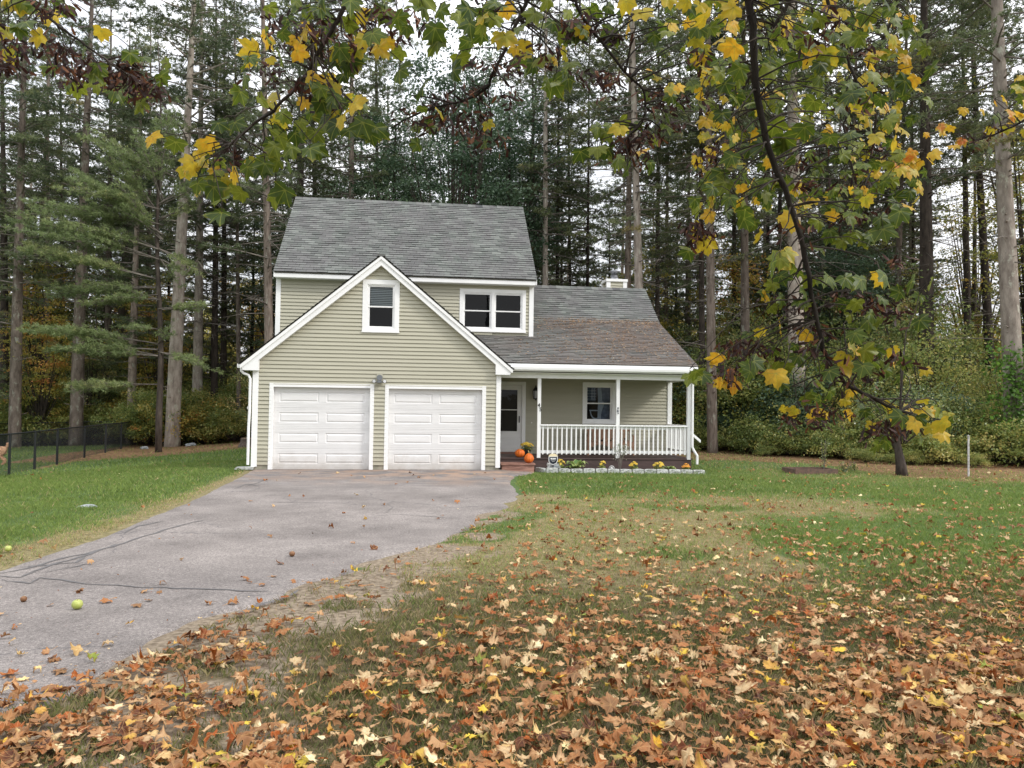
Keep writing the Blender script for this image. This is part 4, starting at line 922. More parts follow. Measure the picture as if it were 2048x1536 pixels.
# security sign
sg = empty('yard_sign', (bx(1105), .36, bz), 'small black shield shaped security sign with a cream top on a stake', 'sign')
def shield(w, h, z0): return [(-w, z0+h), (w, z0+h), (w, z0+h*.45), (w*.72, z0+h*.18), (0, z0), (-w*.72, z0+h*.18), (-w, z0+h*.45)]
b = MB(); b.box(-.012, .012, -.006, .006, -.05, .20); b.build('stake', MT['black'], sg)
b = MB(); b.prism(shield(.125, .23, .15), -.014, -.006); b.build('sign_border', MT['signwhite'], sg)
b = MB(); b.prism(shield(.108, .20, .168), -.018, -.0145); b.build('sign_face', MT['signblack'], sg)
b = MB(); b.box(-.075, -.02, -.0215, -.0185, .31, .338); b.box(-.012, .075, -.0215, -.0185, .312, .336); b.box(-.07, .07, -.0215, -.0185, .283, .293); b.box(-.035, .04, -.0215, -.0185, .245, .251); b.build('sign_lettering', MT['signwhite'], sg)
b = MB(); b.prism([(-.13, .383), (.13, .383), (.10, .43), (.05, .455), (-.05, .455), (-.10, .43)], -.016, -.004); b.build('sign_top', MT['cream'], sg)
# bench
be = empty('porch_bench', (9.85, 2.15, .292), 'brown wooden bench with a slatted back against the porch wall', 'bench'); bm_ = MT['benchwood']
b = MB(); [b.box(-.66, .66, -.25+k*.095, -.165+k*.095, .37, .40) for k in range(4)]; b.build('seat', bm_, be)
b = MB(); [b.box(-.62+k*.125, -.515+k*.125, .17, .19, .42, .70) for k in range(10)]; b.box(-.66, .66, .165, .195, .70, .78); b.box(-.66, .66, .165, .195, .40, .43); b.build('backrest', bm_, be)
b = MB(); n_ = 24; pl = [(-.66, .37)]+[(-.66+1.32*i/n_, .20+.12*abs(math.sin(math.pi*2*i/n_))) for i in range(n_+1)]+[(.66, .37)]; b.prism(pl, -.262, -.252, 'y'); b.build('apron', bm_, be)
for sx in (-1, 1):
    b = MB(); b.box(sx*.69-.03, sx*.69+.03, -.25, .19, .56, .59); b.build('armrest', bm_, be)
    for y0 in (-.25, .14):
        b = MB(); b.box(sx*.69-.028, sx*.69+.028, y0, y0+.055, 0, .56 if y0 < 0 else .78); b.build('leg', bm_, be)
b = MB(); rr = random.Random(6)
for i in range(26): b.blob((-.55+i*.044, .12+rr.gauss(0, .01), .41+.05*(i % 3 == 0)), .022+rr.random()*.012, (1, 1, 1), i, .1, 5, t=rr.random())
sset(b.build('garland', leafmat('garland_beads', [(0, (.05, .03, .02)), (.5, (.45, .30, .2)), (1, (.75, .70, .6))], .7, 0, interp='CONSTANT'), loc=(9.85, 2.1, .31)), 'thin garland of small pale and dark pieces laid along the bench', 'garland')
# lawn odds and ends
p = onG(487, 941); b = MB(); b.prism([(-.24, .02), (.22, .02), (.25, .09), (-.2, .075)], -.15, .15, 'y'); sset(b.build('splash_block', MT['granite'], loc=(p[0], p[1]+.15, p[2])), 'pale concrete splash block at the left garage corner', 'splash block')
p = onG(175, 1014); b = MB(); b.blob((0, 0, .0), .16, (1.0, .55, .26), 5, .12, 10); sset(b.build('flat_stone', MT['greyrock'], loc=tuple(p)), 'flat pale stone lying in the left lawn', 'stone')
p = onG(497, 893); st_ = empty('tree_stump', tuple(p), 'low dark cut stump in the pine straw left of the garage', 'tree stump')
b = MB(); b.lathe([(.46, -.1), (.40, .05), (.33, .18), (.31, .34)], (0, 0, 0), 18, ribs=7, ribd=.14); b.build('stump_trunk', MT['stump'], st_); b = MB(); b.lathe([(.29, .341), (.29, .345)], (0, 0, 0), 18); b.build('cut_top', MT['endgrain'], st_)
for (px, py, r, lb) in ((382, 892, .16, 'pale stones heaped in the pine straw left of the stump'), (288, 898, .11, 'small grey stone at the fence corner edge of the straw')):
    p = onG(px, py); b = MB(); b.blob((0, 0, .05), r, (1.5, 1, .6), px, .3, 9); sset(b.build('stone', MT['greyrock'], loc=tuple(p)), lb, 'stone')
p = onG(1634, 949); rb = empty('raised_bed', (p[0], p[1]+.4, p[2]), 'low weathered board raised garden bed in the straw right of the house', 'garden bed')
b = MB(); b.box(-.62, .62, -.40, -.36, -.05, .15); b.box(-.62, -.58, -.359, .36, -.05, .14); b.box(.58, .62, -.359, .36, -.05, .14); b.box(-.62, .62, .361, .40, -.05, .14); b.build('boards', MT['bedboard'], rb)
b = MB(); b.box(-.579, .579, -.359, .36, -.05, .09); b.build('soil', MT['soil'], rb)
rg = np.random.RandomState(5)
def weed(px, py, h, R_, n, label, name='weed', mat='shrubleaf'):
    p = onG(px, py); o = empty(name, tuple(p), label, 'plant'); b = MB(); C = []
    for i in range(7):
        a = rg.rand()*6.3; q = R_*rg.rand(); e_ = (q*math.cos(a), q*math.sin(a), h*rg.uniform(.5, 1)); b.tube([(0, 0, 0), (e_[0]*.4, e_[1]*.4, e_[2]*.5), e_], .006, 4)
        C += [[e_[j]*u+rg.normal()*.04 for j in range(3)] for u in rg.uniform(.3, 1, n//7)]
    b.build('stem', MT['deadwood'], o); C = np.array(C); V, F = leafcards(C, .07, rg); lf(V, F, MT[mat], 'foliage', o, np.repeat(rg.rand(len(C)), 4))
weed(1648, 946, .95, .12, 70, 'thin upright weed growing out of the raised bed'); weed(1690, 946, .35, .3, 120, 'low leafy weed right of the raised bed'); weed(1710, 944, .3, .3, 90, 'patch of low green weeds left of the dark apple tree trunk')
p = onG(1937, 953); b = MB(); b.tube([(0, 0, -.1), (.0, 0, 1.0), (.008, 0, 1.12)], .026, 8); b.blob((0, 0, 1.12), .035, (1, 1, 1), 2, .1, 6)
sset(b.build('marker_pole', MT['rock'], loc=tuple(p)), 'thin white pole standing at the edge of the woods on the right', 'pole')
# ---------------------------------------------------------------- apples on the drive
def apple(px, py, r, mat, label):
    p = onG(px, py); o = empty('apple', (p[0], p[1], p[2]+.022), label, 'apple', 'fallen apples')
    b = MB(); b.lathe([(r*.3, r*.08), (r*.7, r*.22), (r*.98, r*.7), (r, r*1.1), (r*.85, r*1.55), (r*.5, r*1.78), (r*.15, r*1.68), (.003, r*1.55)], (0, 0, 0), 20); b.build('apple_body', MT[mat], o, True)
    b = MB(); b.tube([(0, 0, r*1.5), (.004, 0, r*2.0)], .003, 5); b.build('stem', MT['stem'], o)
apple(154, 1224, .042, 'apple', 'yellow green apple lying on the driveway'); apple(16, 1107, .035, 'apple', 'pale green apple in the leaves at the left drive edge')
apple(47, 1209, .026, 'brownapple', 'small brown shrivelled apple left of the green one'); apple(584, 1117, .032, 'brownapple', 'dark half rotten apple on the drive toward the garage')

# ================================================================ CHAIN LINK FENCE
fp = [(-8.01, 5.89), (-8.25, 7.9), (-8.75, 11.2), (-9.05, 13.9), (-9.75, 17.4), (-10.2, 20.6)]
d0 = Vector((fp[0][0]-fp[1][0]*1.0, fp[0][1]-fp[1][1], 0)); f0 = (-7.75, 3.9); f00 = (-7.5, 1.9)
def fence(pts, label, seed, drop=0.02, name='chain_link_fence'):
    o = empty(name, (pts[0][0], pts[0][1], tz(*pts[0])), label, 'fence'); O = Vector(o.location)
    P = [Vector((x, y, tz(x, y)))-O for x, y in pts]; Hh = 1.22
    for q in P: b = MB(); b.tube([q+Vector((0, 0, -.1)), q+Vector((0, 0, Hh+.03))], .038, 8); b.build('fence_post', MT['fencemat'], o)
    b = MB(); 
    for a, c in zip(P[:-1], P[1:]): b.tube([a+Vector((0, 0, Hh)), c+Vector((0, 0, Hh))], .024, 6)
    b.build('top_rail', MT['fencemat'], o)
    V = []; F = []; w = .0040; st = .062
    for a, c in zip(P[:-1], P[1:]):
        Lh = math.hypot(c.x-a.x, c.y-a.y); ux, uy = (c.x-a.x)/Lh, (c.y-a.y)/Lh
        for sg_ in (1, -1):
            s = -Hh
            while s < Lh+Hh:
                # wire from (s,0) to (s+sg*H, H)
                s0, z0, s1, z1 = s, .03, s+sg_*(Hh-.03), Hh
                if s1 == s0: pass
                def cl(s0, z0, s1, z1):
                    lo, hi = 0., 1.; ds = s1-s0
                    for bnd, sgn in ((0, 1), (Lh, -1)):
                        f = (bnd-s0)/ds
                        if ds*sgn > 0: lo = max(lo, f)
                        else: hi = min(hi, f)
                    return (lo, hi) if hi > lo else None
                r = cl(s0, z0, s1, z1)
                if r:
                    q = []
                    for u in r:
                        ss, zz = s0+(s1-s0)*u, z0+(z1-z0)*u; base = a+(c-a)*(ss/Lh); q.append((base.x, base.y, base.z+zz))
                    bi = len(V); off = .004*sg_
                    for (x, y, z) in q: V += [(x-ux*w*.7-uy*off, y-uy*w*.7+ux*off, z+w*.7), (x+ux*w*.7-uy*off, y+uy*w*.7+ux*off, z-w*.7), (x-uy*(off+w), y+ux*(off+w), z)]
                    for k in range(3): F.append((bi+k, bi+(k+1) % 3, bi+3+(k+1) % 3, bi+3+k))
                s += st
    lf(V, F, MT['fencemat'], 'chain_link_mesh', o); return o
fence([f00, f0]+fp, 'black chain link fence run receding along the left lawn', 1)
back = [(-10.2-i*3.0, 20.65+i*.05) for i in range(1, 7)]
fence([(-10.26, 20.65)]+back, 'rear run of the black chain link fence beyond the fenced grass', 2)

# ================================================================ DOG at the left edge
def dog():
    X = atD(-11, 905, 25.5); gx_, gy_ = X[0], X[1]; o = empty('dog', (gx_, gy_, tz(gx_, gy_)), 'fluffy apricot dog standing inside the fence, seen from behind at the left edge', 'dog', rz=.25)
    # facing -x; joints
    J = {}; vs = []; es = []; rd = []
    def v(p, r, par=None):
        vs.append(p); rd.append(r)
        if par is not None: es.append((par, len(vs)-1))
        return len(vs)-1
    pel = v((.20, 0, .52), .135); mid = v((.0, 0, .53), .15, pel); ch_ = v((-.22, 0, .52), .17, mid); nk = v((-.38, 0, .68), .10, ch_); hd = v((-.46, 0, .82), .10, nk); mz = v((-.60, 0, .78), .055, hd); v((-.67, 0, .77), .04, mz)
    tb = v((.33, 0, .60), .05, pel); t2 = v((.40, 0, .70), .06, tb); v((.38, 0, .78), .075, t2)
    for s_ in (-1, 1):
        h = v((.24, s_*.09, .42), .085, pel); kn = v((.16, s_*.10, .31), .06, h); hk = v((.31, s_*.10, .17), .04, kn); an = v((.28, s_*.10, .05), .04, hk); v((.22, s_*.10, .035), .038, an)
        sh = v((-.24, s_*.09, .38), .075, ch_); el = v((-.21, s_*.10, .28), .055, sh); wr = v((-.24, s_*.10, .13), .042, el); ft = v((-.245, s_*.10, .05), .042, wr); v((-.30, s_*.10, .035), .036, ft)
    me = bpy.data.meshes.new('dog_body'); me.from_pydata(vs, es, []); b = link('dog_body', me, o); me.materials.append(MT['fur'])
    sk = b.modifiers.new('skin', 'SKIN')
    for i, r in enumerate(rd): me.skin_vertices[0].data[i].radius = (r, r)
    me.skin_vertices[0].data[0].use_root = True
    ss = b.modifiers.new('sub', 'SUBSURF'); ss.levels = 2; ss.render_levels = 2
    tx = bpy.data.textures.new('curls', 'CLOUDS'); tx.noise_scale = .045; dm = b.modifiers.new('curls', 'DISPLACE'); dm.texture = tx; dm.strength = .05
    for s_ in (-1, 1): e_ = MB(); e_.blob((-.45, s_*.10, .80), .06, (.7, .45, 1.3), 3, .2, 8); e_.build('ear', MT['fur'], o, True)
    e_ = MB(); e_.blob((-.70, 0, .78), .022, (1, 1, 1), 1, 0, 6); e_.build('nose', MT['black'], o, True)
    e_ = MB(); [e_.blob((-.535, s_*.055, .85), .012, (1, 1, 1), 1, 0, 5) for s_ in (-1, 1)]; e_.build('eyes', MT['black'], o, True)
dog()
# ================================================================ WOODS
def tufts(C, D, rg, k=7, Ln=.15, w=.016):
    """needle tufts: C centres, D outward directions -> V,F (tris), t index"""
    n = len(C); d = D[:, None, :]*.55+rg.normal(size=(n, k, 3))*.6+np.array([0, 0, .12]); d /= np.linalg.norm(d, axis=2)[..., None]
    l = Ln*rg.uniform(.6, 1.2, (n, k, 1)); p = np.cross(d, rg.normal(size=(n, k, 3))); p /= np.linalg.norm(p, axis=2)[..., None]+1e-9
    b0 = C[:, None, :]+rg.normal(size=(n, k, 3))*.03
    V = np.stack([b0-p*w/2, b0+p*w/2, b0+d*l], 2).reshape(-1, 3); return V, n*k*3
def bough(A, B, rg, width=.30, dens=7.5, droop=.05, start=.3, wood=None, r0=.04):
    """flat spray of twigs along the line A-B; returns tuft centres and directions"""
    A = np.array(A, float); B = np.array(B, float); ax = B-A; Ln = np.linalg.norm(ax); ax /= Ln
    side = np.cross(ax, [0, 0, 1]); side /= np.linalg.norm(side)+1e-9; n = max(3, int(Ln*4.5)); C = []; D = []
    ph = rg.uniform(0, 6); axpts = []
    def axp(s): return A+ax*Ln*s+np.array([0, 0, 1])*(-droop*Ln*s*s*1.6+.22*droop*Ln*math.sin(s*4+ph)+.02)+side*.05*Ln*math.sin(s*3.1+ph)
    if wood is not None:
        pts = [axp(s) for s in np.linspace(0, .96, 7)]; wood.tube(pts, [r0*(1-.8*i/6) for i in range(7)], 5, cap=False)
    for i in range(n):
        s = start+(1-start)*(i+rg.rand())/n; b = axp(s); sg_ = 1 if i % 2 else -1; l = Ln*width*(1.12-s)*rg.uniform(.6, 1.25)+.12
        dr = side*sg_*rg.uniform(.6, 1)+ax*rg.uniform(.5, 1.0)+np.array([0, 0, rg.uniform(-.22, .2)]); dr /= np.linalg.norm(dr)
        m_ = max(2, int(l*dens)); u = rg.uniform(.15, 1, m_)[:, None]; C.append(b+dr*l*u+rg.normal(size=(m_, 3))*np.array([.05, .05, .035])); D.append(np.repeat(dr[None], m_, 0))
        if wood is not None and l > .35: wood.tube([b, b+dr*l*.9], [.010, .004], 3, cap=False)
    return np.concatenate(C), np.concatenate(D)
def pine_mesh(seed, zlo, zhi, Lmax, nb, k=8, dens=7.2, Ln=.18, w=.042, sparse=0):
    rg = np.random.RandomState(seed); wood = MB(); C = []; D = []; T = []
    for i in range(nb):
        u = (i+rg.rand())/nb; z = zlo+(zhi-zlo)*u; prof = (.55+.45*math.sin(min(1, u*2.2)*1.57))*(1-u)**.55+.12
        l = Lmax*prof*rg.uniform(.55, 1.15); a = rg.rand()*2*math.pi
        A = np.array([0, 0, z]); sl = rg.uniform(-.18, .25)+.35*u; B = A+np.array([math.cos(a), math.sin(a), sl])*l
        c, d = bough(A, B, rg, .32, dens, .06, .28, wood, .045*(1-.6*u)); C.append(c); D.append(d); T.append(np.clip(rg.normal(.45, .17)+rg.normal(size=len(c))*.12, 0, 1))
    C = np.concatenate(C); D = np.concatenate(D); T = np.concatenate(T); V, nv = tufts(C, D, rg, k, Ln, w)
    return mesh_np('pine_needles', V, np.arange(nv).reshape(-1, 3), MT['needle'], np.repeat(T, k*3)), wood.mesh('pine_branches', MT['deadwood'])
def dead_mesh(seed, zlo, zhi, n, Lmax=2.2):
    rr = random.Random(seed); b = MB()
    for i in range(n):
        z = rr.uniform(zlo, zhi); a = rr.random()*6.28; l = Lmax*rr.uniform(.15, 1)**1.3; up_ = rr.uniform(-.35, .3); sx = math.cos(a); sy = math.sin(a)
        pts = [Vector((sx*l*u, sy*l*u, z+up_*l*u-.12*l*u*u+rr.gauss(0, .03)*u)) for u in (0, .3, .6, 1)]; b.tube(pts, [.028, .018, .012, .005], 4, cap=False)
        for k in range(int(l*3.2)):
            u = rr.uniform(.3, .95); p = pts[0].lerp(pts[-1], u); p.z = z+up_*l*u-.12*l*u*u; q = Vector((rr.gauss(0, 1), rr.gauss(0, 1), rr.gauss(0, .6))).normalized()*rr.uniform(.15, .6); b.tube([p, p+q], [.008, .003], 3, cap=False)
    return b.mesh('dead_branches', MT['deadwood'])
def trunk_mesh(seed, h=27, mat='bark'):
    rr = random.Random(seed); pts = []; rad = []; n = 22
    for i in range(n):
        u = i/(n-1); z = -.6+h*u; pts.append(Vector((math.sin(u*3+seed)*.10*u, math.cos(u*2.6+seed*2)*.10*u, z))); r = (1-.88*u**1.15)*(1+.14*math.exp(-max(0, z)/.35)); rad.append(r*.3)
    b = MB(); b.tube(pts, rad, 14, jit=.035, rng=rr)
    for k in range(26): # short knots / snapped stubs
        z = rr.uniform(1.5, 14); a = rr.random()*6.28; r = .3*(1-.88*((z+.6)/h)**1.15); d = Vector((math.cos(a), math.sin(a), rr.uniform(-.1, .5))); p = Vector((math.cos(a)*r*.8, math.sin(a)*r*.8, z)); b.tube([p, p+d*rr.uniform(.1, .35)], [.035, .012], 5)
    return b.mesh('trunk', MT[mat], True)
def where(px):
    for lim, s_ in ((40, 'at the left edge'), (130, 'behind the near end of the fence'), (235, 'behind the middle of the fence'), (330, 'behind the fence corner'), (410, 'around the largest left pine'), (500, 'between largest left pine and garage'),
                    (640, 'above the left corner of the house'), (800, 'behind the left half of the main roof'), (930, 'behind the middle of the main roof'), (1075, 'behind the right end of the main roof'), (1200, 'between the main roof and the chimney'), (1300, 'behind the chimney'),
                    (1400, 'just right of the porch roof'), (1480, 'beyond the reddish pine'), (1560, 'left of the thick pale pine'), (1640, 'around the thick pale pine'), (1720, 'right of the thick pale pine'), (1800, 'behind the small apple tree'),
                    (1880, 'beside the thick dark pine'), (1960, 'behind the white pole'), (2020, 'left of the right-edge grey pine')):
        if px < lim: return s_
    return 'at the far right edge'
TR = {k: [trunk_mesh(s, mat=k) for s in (1, 2)] for k in ('bark', 'barklight', 'barkdark')}
CR = [pine_mesh(21, 7.5, 27, 3.6, 95), pine_mesh(22, 10, 27, 4.2, 90), pine_mesh(23, 5.5, 26, 3.2, 100), pine_mesh(24, 12.5, 28, 4.6, 80), pine_mesh(25, 9, 27, 2.8, 85)]
DD = [dead_mesh(31, 2.0, 12, 34), dead_mesh(32, 4, 14, 42, 2.8), dead_mesh(33, 1.5, 9, 24, 1.8)]
GP = 'tall pines in the woods behind the house'
pine_n = 0
def pine(px0, px1, D, w, mat='bark', cr=None, dd=None, label=None, hs=1.0, xy=None):
    global pine_n; pine_n += 1; rr = random.Random(pine_n*7+3)
    X = atD(px0, 870, D); x, y = (X[0], X[1]) if xy is None else xy; z = tz(x, y); base = Vector((x, y, z))
    D2 = float((np.array([x, y, z])-CAM)@AF)
    if px1 is not None: top = Vector(atD(px1, 0, D2)); ax = (top-base).normalized()
    else: ax = Vector((rr.gauss(0, .018), rr.gauss(0, .018), 1)).normalized()
    o = empty('pine_tree', base, label or {'bark': 'slim brown pine', 'barkdark': 'dark trunked pine', 'barklight': 'pale trunked pine'}[mat]+(' near the woods edge' if D2 < 42 else ' amid the woods' if D2 < 58 else ' deep in the woods')+', '+where(px0),
              'pine tree', GP); o.rotation_euler = (Vector((0, 0, 1)).rotation_difference(ax)).to_euler()
    tr = link('trunk', TR[mat][pine_n % 2], o); s = w/FPX*D2/.6*1.0; tr.scale = (s, s, hs); tr.rotation_euler = (0, 0, rr.random()*6.28)
    c = cr if cr is not None else rr.randrange(5)
    if c >= 0:
        n_ = link('crown', CR[c][0], o); n_.rotation_euler = (0, 0, rr.random()*6.28); n_.scale = (1, 1, hs)
        q = link('branches', CR[c][1], n_)
    d_ = dd if dd is not None else rr.randrange(3)
    if d_ >= 0: q = link('dead_branches', DD[d_], o); q.rotation_euler = (0, 0, rr.random()*6.28); q.scale = (1, 1, hs)
    return o
named = [(30, 48, 37, 23, 'bark', 0, 1, 'straight brown pine nearest the left edge of the picture'),
 (152, 182, 38, 26, 'bark', 3, 0, 'reddish pine behind the middle of the chain link fence, pale bark higher up'),
 (345, 382, 36.5, 29, 'barklight', 3, 1, 'largest pale barked pine on the left with broken branches, by the pine straw'),
 (393, 405, 40, 21, 'barklight', 1, 1, 'pale pine just right of the largest left pine'),
 (98, 92, 44, 13, 'bark', 2, 2, 'slim straight pine right of the leftmost pine'),
 (213, 222, 43, 15, 'bark', 0, 1, 'mid brown pine halfway between the fence corner and the reddish pine'),
 (245, 262, 46, 13, 'bark', 4, 0, None), (428, 432, 41, 15, 'barkdark', 0, 1, 'dark pine left of a twin dark pine between the large left pine and the garage'), (446, 452, 43, 14, 'barkdark', 1, 0, 'right one of the twin dark pines left of the garage'),
 (479, 468, 40, 10, 'bark', 4, 1, 'thin pine a little left of the garage rake'), (541, 528, 33, 20, 'bark', 0, 1, 'brown pine rising right behind the left corner of the house'),
 (10, 2, 41, 18, 'barkdark', 1, 2, None), (296, 300, 47, 12, 'bark', 2, 1, None), (130, 118, 50, 12, 'barkdark', 0, 2, None), (60, 110, 48, 13, 'bark', 1, 1, None), (270, 290, 52, 11, 'barkdark', 3, 2, None), (180, 150, 55, 11, 'barkdark', 0, 1, None),
 (706, 704, 36, 17, 'bark', 1, 1, 'pine showing between leaves above the left part of the main roof'), (762, 748, 40, 12, 'barkdark', 4, 0, None), (640, 622, 42, 14, 'barkdark', 0, 1, None), (590, 600, 47, 12, 'barkdark', 2, 0, None),
 (1091, 1093, 35, 15, 'barklight', 4, 1, 'slender pale pine above the right end of the main roof'), (1072, 1066, 40, 11, 'barkdark', 0, 1, None), (1112, 1120, 42, 10, 'barkdark', 2, 0, None),
 (1142, 1136, 44, 9, 'barkdark', 4, 1, None), (1172, 1180, 42, 9, 'barkdark', 1, 2, None), (1252, 1262, 36, 17, 'bark', 3, 1, 'brown pine just right of the chimney'), (1287, 1262, 31, 21, 'barklight', 4, 1, 'pale curved pine touching the right end of the porch roof ridge'),
 (1312, 1320, 38, 12, 'barkdark', 0, 0, None), (1330, 1336, 43, 11, 'bark', 2, 1, None), (1425, 1414, 30, 21, 'bark', 1, 1, 'reddish brown pine directly right of the porch'), (1406, 1400, 34, 14, 'barkdark', 0, 0, 'dark pine half behind the reddish one right of the porch'),
 (1492, 1486, 33, 21, 'bark', 3, 2, 'brown pine rising behind the shrubs right of the porch'), (1596, 1586, 31, 36, 'barklight', 3, 1, 'thick pale pine behind the long hanging maple branch'),
 (1470, 1465, 42, 11, 'barkdark', 4, 1, None), (1530, 1540, 45, 12, 'barkdark', 2, 1, None), (1558, 1562, 41, 12, 'barkdark', 0, 2, None), (1660, 1650, 44, 12, 'barkdark', 1, 1, None), (1700, 1712, 40, 15, 'bark', 0, 0, None), (1738, 1730, 47, 11, 'barkdark', 2, 1, None),
 (1786, 1812, 38, 15, 'bark', 3, 1, 'reddish pine between the maple branch and the dark pines on the right'), (1830, 1824, 42, 9, 'barkdark', 4, 1, None), (1853, 1852, 31, 32, 'barkdark', 3, 1, 'thick dark pine on the right with bright sky beside it'),
 (1938, 1925, 34, 15, 'barkdark', 3, 1, 'slim dark pine between the thick dark one and the right edge'), (1990, 1938, 35, 20, 'barkdark', 3, 2, 'dark pine leaning left toward its top near the right edge'),
 (2034, 1998, 26, 40, 'barklight', 1, 1, 'largest grey pine at the right edge with vine leaves at its foot')]
for a in named:
    o = pine(*a[:4], a[4], a[5], a[6], a[7])
    if a[0] == 345:      # the big left pine: long bare lower limbs
        bpy.context.view_layer.update(); Mi = o.matrix_world.inverted(); b = MB(); r9 = random.Random(3); D9 = 36.5
        for q in (((384, 90), (440, 62), (500, 22), (560, 5)), ((384, 78), (425, 77), (478, 80)), ((384, 150), (420, 138), (470, 118), (525, 96)), ((384, 62), (400, 40), (408, 10), (410, -30)), ((382, 165), (430, 178), (500, 172)), ((380, 236), (420, 205), (470, 185), (530, 192)), ((380, 178), (410, 176), (480, 200)),
                  ((372, 112), (345, 88), (318, 62)), ((374, 20), (340, 8), (300, -10)), ((370, 215), (335, 200), (296, 214)), ((374, 60), (350, 48), (330, 52)), ((378, 130), (400, 125), (445, 150)), ((380, 30), (430, 22), (470, 40)), ((368, 300), (330, 296), (290, 310)), ((372, 250), (400, 262), (452, 262)), ((362, 560), (395, 520), (415, 548)), ((362, 620), (400, 604), (430, 612))):
            dz = r9.uniform(-1, .2); P9 = [Mi@Vector(atD(p[0], p[1], D9+dz*i/len(q))) for i, p in enumerate(q)]; b.tube(P9, [.055-.047*i/(len(q)-1) for i in range(len(q))], 6, cap=False)
            for k in range(5):
                i = r9.randrange(len(P9)-1); p = P9[i].lerp(P9[i+1], r9.random()); b.tube([p, p+Vector((r9.gauss(0, .3), r9.gauss(0, .3), r9.gauss(0, .3)))], [.014, .004], 4, cap=False)
        b.build('bare_limbs', MT['barklight'], o)
# fill pines deeper in the woods
rr = random.Random(77); placed = []
def clear(x, y, d):
    return all((x-a)**2+(y-b_)**2 > d*d for a, b_ in placed)
cnt = 0; tries = 0
while cnt < 70 and tries < 9000:
    tries += 1; D = 30+52*rr.random()**.8; px = rr.uniform(-260, 2300); X = atD(px, 860, D); x, y = X[0], X[1]
    if -2 < x < 14 and y < 13.5: continue
    if x > 14 and y < 9: continue
    if x < -2 and y < 21: continue
    if 1840 < px < 2010 and rr.random() < .8: continue
    if 1060 < px < 1230 and rr.random() < .5: continue
    if not clear(x, y, 2.6): continue
    placed.append((x, y)); mt = rr.choice(['bark', 'barkdark', 'barkdark', 'bark', 'barklight'])
    w_ = rr.uniform(.26, .52)/D*FPX
    pine(px, None, D, w_, mt, None, None, None, rr.uniform(.72, 1.0), (x, y)); cnt += 1
# younger pines with branches to the ground, among the big ones
YP = [pine_mesh(71, 2.2, 13.5, 3.1, 85), pine_mesh(72, 1.6, 10.5, 2.8, 75)]
for i, (px, D, k, s_, lb) in enumerate([(-60, 37, 0, 1, 0), (60, 46, 0, 1.1, 0), (205, 46, 0, 1.2, 0), (262, 45, 1, 1, 0), (420, 44, 0, 1.1, 0), (500, 47, 0, 1.2, 0), (620, 46, 0, 1.3, 0), (1120, 46, 0, 1.2, 0), (1215, 48, 0, 1.1, 0), (1350, 46, 0, 1.15, 0),
      (1470, 48, 0, 1.3, 0), (1640, 46, 0, 1.25, 0), (1745, 50, 0, 1.3, 0), (330, 50, 0, 1.3, 0), (2100, 36, 0, 1, 0), (1560, 55, 0, 1.5, 0)]):
    X = atD(px, 860, D); o = empty('pine_tree', (X[0], X[1], tz(X[0], X[1])), 'younger pine with green boughs nearly to the ground, '+where(px), 'pine tree', 'younger pines under the tall ones', i*1.7); o.scale = (s_, s_, s_)
    t_ = link('trunk', TR['barkdark'][i % 2], o); t_.scale = (.45, .45, .5); c_ = link('crown', YP[k][0], o); link('branches', YP[k][1], c_)
# young pine with layered light green boughs on the left
yp = empty('young_pine', (0, 0, 0), 'young pine with layered pale green boughs reaching over the fence on the left', 'pine tree')
bs = atD(318, 872, 32.5); bx_, by_ = bs[0], bs[1]; yp.location = (bx_, by_, tz(bx_, by_)); O = np.array(yp.location)
b = MB(); pts = [Vector((0, 0, -.3))]+[Vector(atD(318+4*math.sin(i), 830-i*75, 32.5)-O) for i in range(11)]; b.tube(pts, [.15-.012*i for i in range(12)], 10, jit=.04); b.build('trunk', MT['barkdark'], yp, True)
rg = np.random.RandomState(8); C = []; D_ = []; T = []; wood = MB()
boughs = [((325, 470), (150, 330)), ((325, 450), (60, 400)), ((320, 500), (120, 440)), ((320, 430), (215, 300)), ((322, 400), (270, 255)), ((325, 380), (340, 235)), ((322, 470), (250, 420)), ((322, 500), (395, 528)), ((322, 520), (380, 545)),
          ((320, 440), (400, 400)), ((325, 480), (210, 380)), ((318, 575), (105, 580)), ((318, 590), (160, 600)), ((318, 600), (235, 598)), ((318, 620), (400, 615)), ((318, 690), (60, 650)), ((318, 700), (90, 692)), ((318, 712), (180, 705)),
          ((318, 690), (330, 655)), ((318, 705), (412, 715)), ((318, 660), (240, 650)), ((318, 560), (60, 480)), ((320, 520), (30, 430)), ((320, 770), (140, 760)), ((320, 350), (180, 250)), ((320, 330), (330, 215)), ((320, 420), (130, 350)), ((320, 410), (420, 350))]
for (a, c) in boughs:
    for r_ in range(3):
        dz = rg.uniform(-1.6, .5) if r_ else rg.uniform(-.6, .2); A = atD(a[0], a[1], 32.5)-O; B = atD(c[0]+rg.uniform(-14, 14)*r_, c[1]+rg.uniform(-16, 16)*r_, 32.5+dz)-O
        cc, dd = bough(A, B, rg, .30, 13, .03, .22, wood, .03); C.append(cc); D_.append(dd); T.append(np.clip(rg.normal(.45, .14)+rg.normal(size=len(cc))*.14, 0, 1))
C = np.concatenate(C); D_ = np.concatenate(D_); T = np.concatenate(T); V, nv = tufts(C, D_, rg, 9, .16, .024)
cr_ = lf(V, np.arange(nv).reshape(-1, 3), MT['needlelight'], 'crown', yp, np.repeat(T, 27)); wood.build('branches', MT['deadwood'], cr_)

